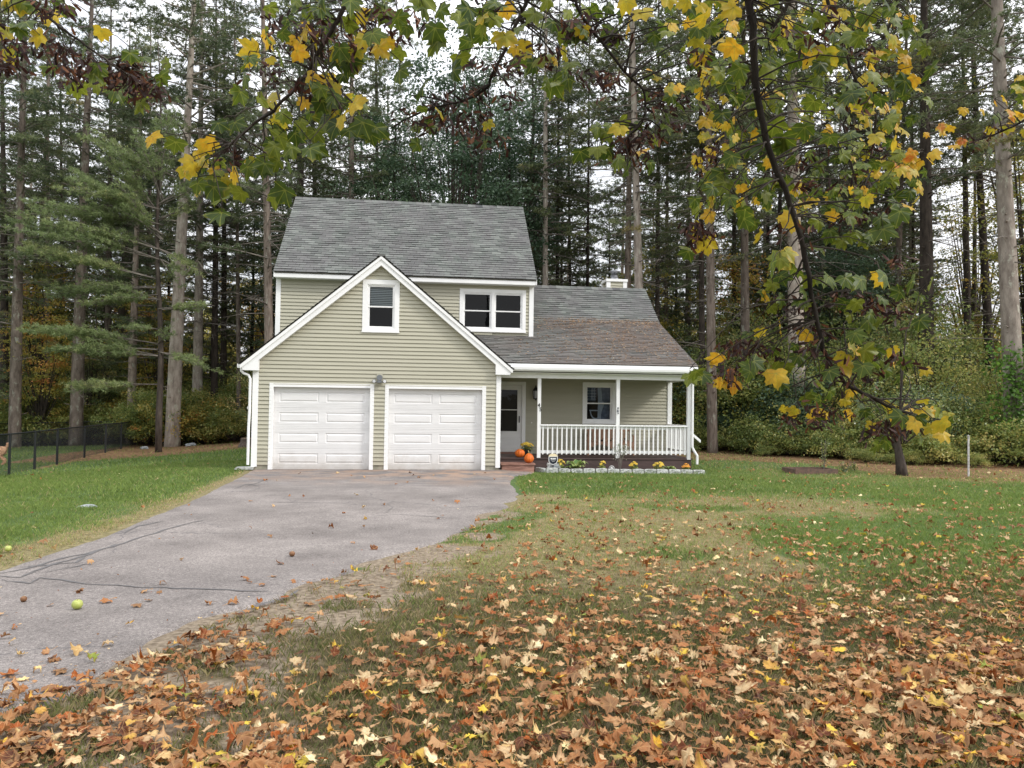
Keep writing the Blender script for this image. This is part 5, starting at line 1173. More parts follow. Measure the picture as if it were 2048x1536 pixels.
# broadleaf trees and shrubs
def leafcloud(name, seed, R_, H_, z0, ncl, per, size, mat, crad=.45, squash=.6, shell=.55, aspect=1.7, dome=False):
    rg = np.random.RandomState(seed); C = []; T = []; cens = []
    for i in range(ncl):
        a = rg.rand()*2*math.pi; u = rg.uniform(-1, 1) if not dome else rg.uniform(-.8, 1); q = math.sqrt(max(0, 1-u*u)); r = rg.uniform(shell, 1)
        wob = 1+.25*math.sin(a*3+seed)+.15*math.sin(a*5+u*4)
        c = np.array([math.cos(a)*q*r*R_*wob, math.sin(a)*q*r*R_*wob, z0+H_/2+u*r*H_/2]); cens.append(c); k = int(per*rg.uniform(.5, 1.5))
        C.append(clump_pts(rg, c, crad*rg.uniform(.6, 1.4), k, squash)); T.append(np.clip(rg.normal(.42, .2)+rg.normal(size=k)*.16, 0, 1))
    C = np.concatenate(C); T = np.concatenate(T); V, F = leafcards(C, size, rg, .7, aspect); w = MB()
    for c in cens[::3]:
        base = np.array([c[0]*.08, c[1]*.08, max(0, z0*.6+c[2]*.15)]); mid = base*.5+c*.5+np.array([0, 0, .1*H_*rg.uniform(-.3, .6)]); w.tube([base, mid, c], [.012+.004*H_, .008+.002*H_, .004], 4, cap=False)
    return mesh_np(name, V, F, MT[mat], np.repeat(T, 4)), w.mesh('branches', MT['barkdark'])
def tapered(h, r, seed=0, mat='barkdark'):
    b = MB(); b.tube([Vector((.06*math.sin(i+seed), .06*math.cos(i*1.3), -.2+h*i/6)) for i in range(7)], [r*(1-.13*i) for i in range(7)], 9, jit=.05); return b.mesh('trunk', MT[mat], True)
def plant(name, px, D, meshes, trunk, label, cat, group, sc=1, zs=1, xy=None, rz=None, py=870):
    X = atD(px, py, D); x, y = (X[0], X[1]) if xy is None else xy
    o = empty(name, (x, y, tz(x, y)), label, cat, group, rz if rz is not None else random.Random(int(px*7+D*13)).random()*6.28); o.scale = (sc, sc, sc*zs)
    if trunk: link('trunk', trunk, o)
    c = link('crown' if trunk else 'foliage', meshes[0], o); link('branches', meshes[1], c if trunk else o); return o
BIG = [leafcloud('crown', 41, 3.4, 15, 5, 190, 110, .15, 'darkleaf', .75, .5, .35), leafcloud('crown', 42, 2.8, 13, 5.5, 150, 110, .15, 'darkleaf', .7, .5, .35)]
tkB = tapered(17, .20, 3)
for i, (px, D, k, zs, lb) in enumerate([(900, 33, 0, 1.0, 'dark leafy tree whose crown fills the sky above the middle of the main roof'), (780, 36, 1, .92, 'dark leafy tree above the left part of the main roof'),
      (1010, 36, 1, .95, 'dark leafy tree above the right part of the main roof'), (960, 43, 0, 1.0, 'taller dark leafy tree further behind the middle one'), (1690, 37, 1, .62, 'dark leafy tree behind the thick pale pine on the right'), (1560, 41, 1, .6, 'dark leafy tree far right of the porch roof'), (560, 45, 1, .8, 'dark leafy tree beyond the left corner of the house')]):
    plant('leafy_tree', px, D, BIG[k], tkB, lb, 'tree', 'dark leafy trees behind the house', 1, zs)
YT = [leafcloud('crown', 51, 2.6, 6.5, 1.8, 120, 70, .12, 'yellowleaf', .55, .45, .3), leafcloud('crown', 52, 2.0, 7.5, 1.2, 110, 70, .12, 'yellowleaf', .5, .45, .3)]
GT = [leafcloud('crown', 55, 2.6, 7.0, 1.4, 130, 80, .11, 'shrubleaf', .5, .45, .3), leafcloud('crown', 56, 2.0, 6.0, 1.0, 110, 80, .11, 'shrubleaf', .5, .45, .3)]
tkS = tapered(8, .07, 5)
rr = random.Random(12)
for i in range(84):
    px = rr.uniform(-150, 2200); D = rr.uniform(38, 66)
    if 560 < px < 1060 and rr.random() < .6: continue
    sc = rr.uniform(.8, 1.45)
    if px > 1840: sc *= .7
    if rr.random() < .55: plant('understory_tree', px, D, rr.choice(YT), tkS, 'small yellow leaved tree '+('near' if D < 48 else 'deep')+' in the woods, '+where(px), 'tree', 'small yellowing trees under the pines', sc)
    else: plant('understory_tree', px, D, rr.choice(GT), tkS, 'small green leaved tree '+('near' if D < 48 else 'deep')+' in the woods, '+where(px), 'tree', 'small green trees under the pines', sc)
SH = [leafcloud('foliage', 61, 1.7, 2.9, .1, 120, 75, .085, 'undergrowth', .42, .6, .35, dome=True), leafcloud('foliage', 62, 1.4, 2.1, .05, 90, 75, .08, 'undergrowth', .38, .6, .35, dome=True),
      leafcloud('foliage', 63, 2.0, 3.8, .2, 150, 80, .09, 'shrubleaf', .5, .55, .35, dome=True), leafcloud('foliage', 64, 1.5, 1.3, 0, 80, 75, .075, 'undergrowth', .35, .5, .3, dome=True)]
SDk = leafcloud('foliage', 66, 1.6, 2.8, .1, 110, 60, .085, 'darkleaf', .42, .6, .3, dome=True)
SYl = leafcloud('foliage', 67, 1.6, 3.2, .3, 90, 45, .08, 'yellowleaf', .5, .6, .3, dome=True); STh = leafcloud('foliage', 68, 1.7, 4.2, .5, 90, 38, .085, 'undergrowth', .6, .6, .2, dome=True)
TY = leafcloud('crown', 69, 3.2, 13, 3.5, 120, 60, .13, 'yellowleaf', .7, .35, .25)
SY = leafcloud('foliage', 65, 1.6, 2.0, 0, 100, 75, .08, 'yellowleaf', .4, .5, .3, dome=True)
# right thicket rows
def edge_pt(px, py): return onG(px, py)
def away(e_, d):
    v_ = (e_-CAM); v_[2] = 0; v_ /= np.linalg.norm(v_); return e_+v_*d
for px in range(1385, 2160, 36):
    for row, (dd, opts) in enumerate(((1.2, (SH[3],)), (2.4, (SH[1], SDk, SH[3])), (4.2, (SH[0], SDk, SYl, STh)), (6.6, (SH[2], STh, SH[0], SYl)), (9.6, (SH[2], STh, SYl)), (13, (SH[2], SYl)))):
        if rr.random() < (.30, .15, .12, .15, .35, .45)[row]: continue
        e_ = edge_pt(px+rr.uniform(-18, 18), float(np.interp(px, [1385, 1600, 1800, 2048, 2200], [903, 916, 928, 936, 942]))); q = away(e_, dd+rr.uniform(-.7, .7)); m_ = rr.choice(opts)
        hs = rr.uniform(.6, 1.2)*(1 if row < 2 else (1.45 if px < 1830 else 1.05)); col = 'yellowing' if m_ is SYl else 'dark green' if m_ is SDk else 'thin olive' if m_ is STh else 'olive green'
        plant('shrub', px+row, 20, m_, None, f"{col} {('low', 'low', 'chest high', 'tall', 'tall', 'tall')[row]} shrub {('at the lawn edge', 'near the lawn edge', 'amid the thicket', 'toward the thicket back', 'at the thicket back', 'beyond the thicket')[row]}, {where(px)}", 'shrub', 'shrubs of the thicket right of the house', hs, 1.0, (q[0], q[1]))
    if rr.random() < .6:
        q = away(edge_pt(px+rr.uniform(-15, 15), float(np.interp(px, [1385, 1600, 1800, 2048, 2200], [905, 918, 930, 938, 944]))), rr.uniform(-.1, .7))
        plant('ground_plant', px+7, 20, SH[3], None, 'knee high leafy plant at the straw edge, '+where(px), 'plant', 'low plants along the straw edge', rr.uniform(.22, .42), 1, (q[0], q[1]))
for i, (px, D, sc) in enumerate([(2062, 30, 1.0), (1950, 43, 1.05), (2120, 36, 1.1)]): plant('yellow_tree', px, D, TY, tkB, ['yellow leaved tree reaching in at the right edge beside the grey pine', 'tall sparse yellow tree beyond the slim dark pines on the right', 'yellow tree further back at the far right edge'][i], 'tree', 'yellow trees at the right', sc)
# left undergrowth
for i in range(78):
    px = rr.uniform(-120, 500); row = i % 3; py = float(np.interp(px, [-120, 0, 270, 330, 500], [878, 884, 893, 893, 884])); e_ = edge_pt(px, py)
    if px < 262: e_ = np.array([0, 21.6, 0.])+np.array([atD(px, 860, 41)[0], 0, 0])
    v_ = (e_-CAM); v_[2] = 0; v_ /= np.linalg.norm(v_); q = e_+v_*((.6, 2.6, 5.2)[row]+rr.uniform(-.4, .6))
    px_ = px
    k = rr.choice([3, 1, 1]) if row == 0 else rr.choice([1, 3]) if row == 1 else 0; m_ = SY if rr.random() < .42 else SH[k]
    plant('shrub', px, 20, m_, None, ('yellowing low' if m_ is SY else 'green')+(' front', ' middle', ' rear')[row]+' undergrowth shrub '+where(px), 'shrub', 'undergrowth shrubs left of the house', rr.uniform(.85, 1.35)*(1.15 if px < 262 else 1), 1, (q[0], q[1]))
for px in (560, 640, 1100, 1180, 1260, 1340): plant('shrub', px, 36, SH[2], None, 'tall shrub hidden largely behind the house', 'shrub', 'tall shrubs behind the house', 1.1)
# far woodland mass
rg = np.random.RandomState(3); n = 90000; a = rg.uniform(-.75, .80, n)+YAW; Dd = rg.uniform(72, 120, n); Cx = CAM[0]+np.sin(a)*Dd; Cy = CAM[1]+np.cos(a)*Dd
hh = 4+10*fbm(a*40+5, Dd*0, 1.0, 4)*1.2; gap = np.exp(-((a-YAW-math.atan((1900-1024)/FPX))/.05)**2); hh = hh*(1-.45*gap)
Cz = terrain(Cx, Cy)+hh*rg.rand(n)**.8; V, F = leafcards(np.stack([Cx, Cy, Cz], 1), .7, rg, .6, 1.4)
sset(lf(V, F, MT['yellowleaf'], 'far_woodland', None, np.repeat(np.clip(.35+.5*(fbm(a*60, Dd*.1, 1., 8)-.3)+rg.normal(size=n)*.12, 0, 1), 4)), 'distant autumn woodland seen low between the pine trunks', 'woodland', kind='stuff')
# vine on the largest right pine
X = atD(2034, 870, 25.7); vx, vy = X[0], X[1]
vo_ = empty('climbing_vine', (vx-.1, vy-.3, tz(vx, vy)), 'bright green vine climbing the foot of the largest grey pine at the right edge', 'vine')
rg = np.random.RandomState(14); C = []; w = MB()
for i in range(9):
    p = np.array([rg.uniform(-.4, .3), 0, 0.]); pts = [p.copy()]
    for k in range(9): p = p+np.array([rg.normal()*.14, rg.normal()*.05, .42]); pts.append(p.copy()); C.append(clump_pts(rg, p+[rg.normal()*.25, -.1, 0], .45, 26, .8))
    w.tube(pts, .012, 4, cap=False)
C = np.concatenate(C); V, F = leafcards(C, .13, rg, .7, 1.3); lf(V, F, MT['vineleaf'], 'foliage', vo_, np.repeat(rg.rand(len(C)), 4)); w.build('stem', MT['barkdark'], vo_)
# small apple tree with dark forked trunk at the lawn edge
p = onG(1804, 951); at_ = empty('apple_tree', tuple(p), 'small dark trunked apple tree standing in the straw left of the white pole', 'tree')
b = MB(); b.tube([(0, 0, -.1), (-.03, 0, .3), (-.10, 0, .62), (-.16, 0, 1.0), (-.05, .1, 1.6), (.1, .2, 2.3)], [.17, .13, .11, .09, .06, .03], 10, jit=.08)
for q in (((-.10, 0, .62), (-.38, .1, 1.1), (-.9, .2, 1.5)), ((-.16, 0, 1.0), (.3, .1, 1.5), (.9, .1, 1.9)), ((-.1, 0, .8), (-.5, -.2, 1.5), (-.8, -.3, 2.2))): b.tube(q, [.05, .035, .015], 7)
b.build('trunk', MT['barkdark'], at_, True); q = leafcloud('crown', 71, 1.3, 1.8, 1.1, 60, 50, .07, 'shrubleaf', .35, .6, .3); cc = link('crown', q[0], at_); link('branches', q[1], cc)
# roof pine needle litter
rg = np.random.RandomState(2); n = 2800; x = rg.uniform(6.9, 11.95, n); y = .6+3.55*rg.rand(n)**.85; keep = (rg.rand(n) < .25+.75*sst((x-7)/3)) & ~((x < 7.6) & (y > 2.5)) & (fbm(x, y, 2.2, 4) > .38); x, y = x[keep], y[keep]; y[:400] = rg.normal(4.0, .09, 400)
z = 2.885+.4536*(y-.55)+.045; z = np.where(y > 4.0, 4.45+.83*(y-4)+.045, z); n = len(x); a = rg.rand(n)*6.28; l = .075
dx, dy = np.cos(a)*l, np.sin(a)*l; V = np.stack([np.stack([x, y, z], 1), np.stack([x+dx, y+dy, z+.45*dy+.004], 1), np.stack([x+dx*.5+dy*.07, y+dy*.5-dx*.07, z+.45*(dy*.5)+.016], 1)], 1).reshape(-1, 3)
sset(lf(V, np.arange(3*n).reshape(-1, 3), MT['strawneedle'], 'pine_needle_litter', None, np.repeat(rg.rand(n), 3)), 'brown pine needles scattered on the porch roof', 'pine needles', kind='stuff')
# ================================================================ FALLEN LEAVES AND GRASS
HALF = [(0, 1.0), (6, .84), (10, .80), (14, .80), (20, .70), (27, .63), (33, .74), (39, .84), (46, .98), (53, .82), (60, .82), (67, .68), (76, .58), (86, .64), (96, .76), (106, .62), (124, .52), (146, .36), (168, .20)]
HLOW = [(0, 1.0), (12, .78), (26, .63), (46, .97), (60, .78), (76, .57), (96, .75), (125, .5), (165, .2)]
def leaf_geo(rr, size, curl, lo=False, droop=.3, rings=(.5,), petiole=True, ragged=.06):
    half = HLOW if lo else HALF
    out = [(a, r) for a, r in half]+[(-a, r) for a, r in half[:0:-1]]; n = len(out); P = []; e = []; vv = [1.]
    lob = {s: rr.uniform(.85, 1.08) for s in (-96, -46, 0, 46, 96)}
    def sc(a): k = min(lob, key=lambda q: abs(q-a)); return lob[k]
    P.append((0, 0)); e.append(0)
    for f in rings+(1.0,):
        for a, r in out:
            rr_ = r*sc(a)*(1+rr.uniform(-ragged, ragged)*(f == 1)); g = math.radians(a); P.append((math.sin(g)*rr_*f, math.cos(g)*rr_*f)); e.append(f if f < 1 else min(1, .75+.35*rr_)); vv.append(1. if abs(a) in (0, 46, 96) else 0.)
    b1, b2, b3 = rr.uniform(-1, 1)*curl, rr.uniform(-1, 1)*curl, rr.uniform(.2, 1)*curl; ph = rr.random()*6; ax = rr.random()*3.14; sgn = rr.choice((-1, 1))
    V = []
    for x, y in P:
        r = math.hypot(x, y); th = math.atan2(x, y); q = x*math.cos(ax)+y*math.sin(ax)
        z = b3*.55*q*q*sgn+b1*.35*x*x+b2*.3*y*abs(y)+curl*.16*math.sin(5*th+ph)*r+curl*.09*math.sin(9*th+ph*2)*r*r-droop*.25*r*r
        sh = 1-.22*curl*min(1, r)*abs(q)
        V.append((x*size*.56*sh, (y-.15)*size*.56*sh, z*size*.56))
    F = []
    for i in range(n): F.append((0, 1+i, 1+(i+1) % n))
    for k in range(len(rings)):
        for i in range(n): a, b_, c, d = 1+k*n+i, 1+k*n+(i+1) % n, 1+(k+1)*n+(i+1) % n, 1+(k+1)*n+i; F += [(a, d, c), (a, c, b_)]
    if petiole:
        b0 = len(V); L_ = size*rr.uniform(.5, .8); bx2 = rr.uniform(-.4, .4); w = size*.012; pz = V[0][2]
        for u in (0, .5, 1): V += [(bx2*L_*u*u-w, -.084*size-L_*u, pz+.02*size*u+L_*.1*u*rr.uniform(-1, 1)), (bx2*L_*u*u+w, -.084*size-L_*u, pz+.03*size*u)]; e += [.3, .3]; vv += [1., 1.]
        for u in (0, 2): F += [(b0+u, b0+u+1, b0+u+3), (b0+u, b0+u+3, b0+u+2)]
    return np.array(V), np.array(F), np.array(e)+np.array(vv)*10   # v packed above e
def rotm(rx, ry, rz): return np.array(Matrix.Rotation(rz, 3, 'Z')@Matrix.Rotation(ry, 3, 'Y')@Matrix.Rotation(rx, 3, 'X'))
def unpk(e): v = (e > 9.5).astype(float); return e-10*v, v
class Batch:
    def __init__(s): s.V = []; s.F = []; s.T = []; s.E = []; s.n = 0
    def add(s, V, F, e, t):
        s.V.append(V); s.F.append(F+s.n); s.T.append(np.full(len(V), t)); s.E.append(e); s.n += len(V)
    def build(s, name, mat, parent=None, smooth=True):
        return link(name, mesh_np(name, np.concatenate(s.V), np.concatenate(s.F), mat, np.concatenate(s.T), smooth, *unpk(np.concatenate(s.E))), parent)
rr = random.Random(99)
LH = [leaf_geo(rr, 1, rr.choice((rr.uniform(.25, .9), rr.uniform(.9, 2.3))), ragged=rr.uniform(.04, .16)) for _ in range(70)]; LL = [leaf_geo(rr, 1, rr.uniform(.8, 2.3), True, rings=(.5,), petiole=False) for _ in range(40)]
def litter_density(x, y):
    """leaves per m2"""
    dep = y+19.7; n = fbm(x, y, .7, 41); n2 = vn(x, y, 2.6, 42); right = fX(DRR, y); dirt = x < fX(DX, y)
    d = np.interp(dep, [3.3, 4.3, 5.2, 6.5, 8, 10, 12, 15, 18], [470, 320, 165, 84, 40, 20, 10.5, 4, 1.2])
    d = d*(.35+1.0*n+.5*n2)*(.62+.55*sst((x-4)/3))
    d = np.where(dirt, d*np.where(dep < 5.6, .85, .5)*(.4+1.2*(n2 > .5)), d)
    on = (x < right-.02) & (x > fX(DRL, y))
    d = np.where(on, np.where(dep < 5.2, 110*sst((5.2-dep)/1.1)*(n+n2) + 14, 0)+ (8.5*sst((9.5-dep)/5)+.7)*np.where(n2 > .55, 1.8, .35), d)
    left = x < fX(DRL, y); d = np.where(left, 7*sst((fX(DRL, y)-x < 1.2)*1.)*sst((9.5-dep)/4+.6)+.5, d)
    d = np.where((x > 12.5) & (y > -4), d+2.2, d)
    d = np.where((x > 8) & (dep > 9), d+1.0*sst((16.5-dep)/4), d); return d
cand = []
for (y0, y1) in [(a, a+1.) for a in np.arange(-16.6, 5.0, 1.)]:
    dep = y0+19.7; xl = CAM[0]-dep*.56-.3; xr = CAM[0]+dep*.92+.5; A = (xr-xl)*1.; n = int(A*900); x = rs.uniform(xl, xr, n); y = rs.uniform(y0, y1, n)
    k = rs.rand(n) < litter_density(x, y)/900.; cand += list(zip(x[k], y[k]))
cand = [c for c in cand if not (-.3 < c[0] < 12.4 and c[1] > -.8)]
cand.sort(key=lambda p: (p[0]-CAM[0])**2+(p[1]-CAM[1])**2)
def tcol():
    q = rr.random()
    return rr.uniform(.0, .2) if q < .33 else rr.uniform(.2, .45) if q < .60 else rr.uniform(.45, .74) if q < .80 else rr.uniform(.74, .84) if q < .91 else rr.uniform(.85, .95) if q < .985 else 1.0
KIND = [(.16, 'dark rust brown'), (.38, 'rust orange'), (.60, 'dull tan brown'), (.76, 'pale tan'), (.86, 'pale cream yellow'), (.97, 'golden yellow'), (1.1, 'greenish')]
def leaf_pose(hi, x, y, dep):
    size = rr.triangular(.038, .150, .080); V, F, e = rr.choice(LH if hi else LL); tilt = abs(rr.gauss(0, .30 if dep < 9 else .4)); az = rr.random()*6.28
    flip = math.pi if rr.random() < .35 else 0
    R_ = rotm(0, 0, az)@rotm(tilt, 0, 0)@rotm(flip, 0, rr.random()*6.28); W = (V*size)@R_.T
    on = x < float(fX(DRR, y)) and x > float(fX(DRL, y)); base = tz(x, y)+(.028 if on else .012)
    lift = -W[:, 2].min()*rr.uniform(.55, .95)+(0 if on else rr.uniform(0, .035)*(1 if dep < 7 else .5))
    return W, F, e, base+max(lift, 0), on
BL = Batch(); indiv = {}; nvis = 0; VAR = {}
def inview(x, y):
    v = np.array([x, y, tz(x, y)])-CAM; w = v@AF
    if w < 1: return False
    px = 1024+FPX*(v@AR)/w; py = 768-FPX*(v@AU)/w; return -10 < px < 2058 and py < 1560
for (x, y) in cand:
    dep = math.hypot(x-CAM[0], y-CAM[1]); hi = dep < 8.2; t = tcol()
    W, F, e, z, on = leaf_pose(hi, x, y, dep)
    single = (nvis < 255 or (on and nvis < 300)) and inview(x, y) and not (nvis >= 225 and not on)
    if single:
        nvis += 1; kd = next(k for lim, k in KIND if t <= lim)
        me = mesh_np('fallen_leaf', W, F, MT['fall'], np.full(len(W), t), True, *unpk(e)); o = link('fallen_leaf', me, loc=(x, y, z))
        sset(o, f'{kd} curled maple leaf '+('lying on the grey driveway' if on else 'in the thick leaf litter in the foreground'), 'leaf', ('fallen leaves on the driveway, ' if on else 'fallen leaves in the foreground litter, ')+kd)
    else: BL.add(W+np.array([x, y, z]), F, e, t)
sset(BL.build('leaf_litter', MT['fall']), 'dry maple leaves scattered over the lawn and bare dirt', 'leaf litter', kind='stuff')
# crumbs: small twig and leaf fragments
n = 5200; y = -16.2+9.0*rs.rand(n)**1.25; dep = y+19.7; x = CAM[0]+rs.uniform(-.56, .92, n)*dep; k = (rs.rand(n) < np.clip(litter_density(x, y)/70+.03, 0, 1)); x, y = x[k], y[k]; n = len(x)
C = np.stack([x, y, terrain(x, y)+.022+.012*((x < fX(DRR, y)) & (x > fX(DRL, y)))], 1); V, F = leafcards(C, .020, rs, .15, 2.2, .7); sset(lf(V, F, MT['fall'], 'leaf_crumbs', None, np.repeat(rs.uniform(0, .75, n), 4), np.repeat(np.zeros(n), 4)), 'small broken leaf and twig fragments on the ground', 'leaf litter', kind='stuff')
# grass blades
def blades(n, dlo, dhi, h, w, pw=1., fade=None):
    dep = dlo+(dhi-dlo)*rs.rand(n)**pw; lat = rs.uniform(-.76, .76, n)*dep; x = CAM[0]+math.sin(YAW)*dep+math.cos(YAW)*lat; y = CAM[1]+math.cos(YAW)*dep-math.sin(YAW)*lat
    dirt, dry, straw, forest = zone(x, y); drv = (x < fX(DRR, y)+.03) & (x > fX(DRL, y)-.03) & (y < .36)
    houseb = (y > -.02) & (x > -.12) & (x < 12.1) & (y < 9.2) | ((x > 7.3) & (x < 12.05) & (y > .0+(11.9-x)*.07-.08) & (y < 9))
    den = (1-.93*dirt)*(1-.88*straw)*(1-forest)*(1-.25*dry); den = den*np.clip(.55+.9*fbm(x, y, 1.6, 61), 0, 1); den = den*np.where(fbm(x, y, 3.1, 62) < .3, .5, 1); k = (rs.rand(n) < den) & ~drv & ~houseb & (y < 20.5)
    if fade: k = k & (rs.rand(len(k)) < (sst((dep-5.2)/4.6) if fade > 0 else sst((10-dep)/4.6)))
    tuft = (dirt > .5) & ((dep < 7.5) if fade == -1 else (dep > 7.5)) & (vn(x, y, 3.4, 66) > .74) & ~drv; k = k | (tuft & (rs.rand(n) < .8))
    x, y, dry, dirt = x[k], y[k], dry[k], dirt[k]; n = len(x); a = rs.rand(n)*6.28; hh = h*np.where(rs.rand(n) < .2, 1.35, 1)*rs.uniform(.5, 1.2, n)*(1-.35*dry)*(.7+.6*vn(x, y, 2.1, 63)); z = terrain(x, y)
    bend = rs.uniform(.1, .95, n)*hh; ww = w*rs.uniform(.6, 1.3, n); b2 = rs.rand(n)*6.28
    b0 = np.stack([x, y, z-.004], 1); side = np.stack([np.cos(a), np.sin(a), a*0], 1)*ww[:, None]/2; ld = np.stack([np.cos(b2), np.sin(b2), b2*0], 1)
    V = np.stack([b0-side, b0+side, b0+side*.6+ld*bend[:, None]*.35+np.stack([a*0, a*0, hh*.6], 1), b0+ld*bend[:, None]+np.stack([a*0, a*0, hh], 1)], 1).reshape(-1, 3)
    pt = fbm(x, y, 1.1, 64); lush = .08+.30*pt+.06*sst((x-9)/5)
    pale = (rs.rand(n) < dry*(.2+.8*fbm(x, y, .9, 65))); t = np.where(pale, rs.uniform(.68, 1, n), np.clip(lush+rs.normal(size=n)*.10+.28*dry, 0, .62)); t = np.where((rs.rand(n) < .05), rs.uniform(.6, .9, n), t)
    return V, t, n
NB = blades(230000, 2.6, 10, .050, .0042, 1., -1)
parts = [blades(260000, 5.2, 13, .048, .0062, 1., 1), blades(190000, 12.8, 22, .060, .011), blades(80000, 21.5, 42, .08, .022)]
V = np.concatenate([p[0] for p in parts]); T = np.concatenate([np.repeat(p[1], 4) for p in parts]); n = len(V)//4; I = np.arange(n)[:, None]*4
F = np.concatenate([np.concatenate([I, I+1, I+2, I+3], 1)])
sset(lf(V, F, MT['grassblade'], 'lawn_grass', None, T), 'short green and browning lawn grass', 'grass', kind='stuff')
sset(lf(NB[0], np.arange(4*NB[2]).reshape(-1, 4), MT['thatch'], 'thin_grass', None, np.repeat(NB[1], 4)), 'thin dull grass between the fallen leaves in the foreground', 'grass', kind='stuff')

# ================================================================ OVERHANGING MAPLE
rr = random.Random(5)
mp_ = empty('maple_tree', (8.2, -21.6, tz(8.2, -21.6)), 'maple whose drooping branches with green and yellow leaves hang across the top of the view', 'tree'); O = Vector(mp_.location)
b = MB(); b.tube([Vector((0, 0, -.2)), Vector((.02, 0, 1.2)), Vector((-.05, .05, 2.6)), Vector((0, .1, 4.2)), Vector((.1, 0, 6.5)), Vector((0, 0, 9))], [.34, .25, .22, .19, .14, .06], 14, jit=.04); b.build('trunk', MT['maplebark'], mp_, True)
HL = [leaf_geo(rr, 1, rr.uniform(.15, .75), droop=rr.uniform(.2, 1.3), petiole=False, ragged=.04) for _ in range(26)]
def samaras(batch, P, n, size=.042):
    for i in range(n):
        a = rr.random()*6.28; s = size*rr.uniform(.7, 1.2); hang = Vector((rr.gauss(0, .5), rr.gauss(0, .5), -rr.uniform(.1, .9))).normalized(); c = P+Vector((rr.gauss(0, .030), rr.gauss(0, .030), -abs(rr.gauss(0, .035))))
        sd = hang.cross(Vector((math.cos(a), math.sin(a), .2))).normalized(); nn = hang.cross(sd)
        v = [c, c+hang*s*.5+sd*s*.20+nn*s*.05, c+hang*s*1.05+sd*s*.16, c+hang*s*1.12-sd*s*.08+nn*s*.06, c+hang*s*.5-sd*s*.10]
        batch.add(np.array([tuple(q-O) for q in v]), np.array([(0, 1, 4), (1, 2, 4), (2, 3, 4)]), np.zeros(5), rr.random())
def limb(path, D0, D1, r0, r1, src, clusters, seeds, label=None, lsz=.128):
    """path px points (top of frame first), depth D0->D1; src = world point on the trunk it grows from"""
    P = [Vector(atD(px, py, D0+(D1-D0)*i/(len(path)-1))) for i, (px, py) in enumerate(path)]
    top = P[0]; up_ = (P[0]-P[1]).normalized(); pre = []
    s_ = Vector(src)+O; c1 = top+up_*.9+Vector((0, 0, .35)); 
    for u in (0, .2, .4, .6, .8): pre.append(s_*(1-u)**2+c1*2*u*(1-u)+top*u*u)
    full = pre+P; n = len(full); rad = [r0*1.5+(r0-r0*1.5)*min(1, i/5) if i < 5 else r0+(r1-r0)*(i-5)/(n-6) for i in range(n)]
    # smooth by Catmull-Rom
    pts = []; rs_ = []
    for i in range(n-1):
        p0, p1, p2, p3 = full[max(i-1, 0)], full[i], full[i+1], full[min(i+2, n-1)]
        for k in range(4):
            t = k/4; pts.append(.5*((2*p1)+(p2-p0)*t+(2*p0-5*p1+4*p2-p3)*t*t+(3*p1-p0-3*p2+p3)*t**3)+Vector((rr.gauss(0, .003), rr.gauss(0, .003), 0))); rs_.append(rad[i]+(rad[i+1]-rad[i])*t)
    pts.append(full[-1]); rs_.append(rad[-1]); b = MB(); b.tube([p-O for p in pts], rs_, 9, jit=.07, rng=rr); lo = b.build('branch', MT['maplebark'], mp_, True)
    tw = MB(); LB = Batch(); SB = Batch()
    def twig_to(T, r=.0032):
        j = min(range(20, len(pts)) if len(pts) > 24 else range(len(pts)), key=lambda j: (pts[j]-T).length+.0*j); j = max(j-3, 0) if (pts[j]-T).length < .9 else max(j-7, 0); s = pts[j]; L_ = (T-s).length
        m_ = (s+T)/2+Vector((rr.gauss(0, .05), rr.gauss(0, .05), .10*L_+rr.gauss(0, .03))); q = [s, s.lerp(m_, .5)+Vector((0, 0, .03*L_)), m_, m_.lerp(T, .5)+Vector((rr.gauss(0, .015), 0, .03*L_)), T]
        tw.tube([v-O for v in q], [r*1.6, r*1.3, r, r*.8, r*.55], 5, cap=False); return (T-m_).normalized()
    for cl in clusters:
        px, py = cl[0], cl[1]; yel = cl[2] if len(cl) > 2 else .3; cnt = (cl[3] if len(cl) > 3 else 2)+1; szf = cl[4] if len(cl) > 4 else 1; dd = cl[5] if len(cl) > 5 else rr.uniform(-.35, .45)
        u = min(1, max(0, (py-path[0][1])/(path[-1][1]-path[0][1]+1e-6))); D = D0+(D1-D0)*u+dd; T = Vector(atD(px, py-18, D)); d = twig_to(T)
        for k in range(cnt):
            s = lsz*szf*rr.uniform(.75, 1.12); off = Vector((rr.gauss(0, .05), rr.gauss(0, .06), rr.gauss(0, .04)))*(0 if k == 0 else 1.2); c = T+off+Vector((0, 0, -s*.25)); pt = [T, T.lerp(c, .5)+Vector((0, 0, .015)), c]
            tw.tube([v-O for v in pt], [.0022, .0018, .0015], 4, cap=False)
            V, F, e = rr.choice(HL); fw = Vector((rr.gauss(0, .6), rr.gauss(0, .5), -rr.uniform(.25, 1.3))).normalized(); nr = Vector((rr.gauss(0, .55), -1+rr.gauss(0, .4), rr.gauss(.35, .45))); x_ = fw.cross(nr).normalized(); n_ = x_.cross(fw)
            R_ = np.array([[x_.x, fw.x, n_.x], [x_.y, fw.y, n_.y], [x_.z, fw.z, n_.z]]); W = (V*s+np.array([0, .084*s, 0]))@R_.T+np.array(tuple(c-O))
            t = rr.uniform(.64, .93) if rr.random() < yel*.8-.06 else rr.uniform(.05, .58)
            if yel > 1.2: t = rr.uniform(.86, 1.0)
            e0, v0 = unpk(e); LB.add(W, F, e0*(1.15 if t > .6 else .62)+v0*10, t)
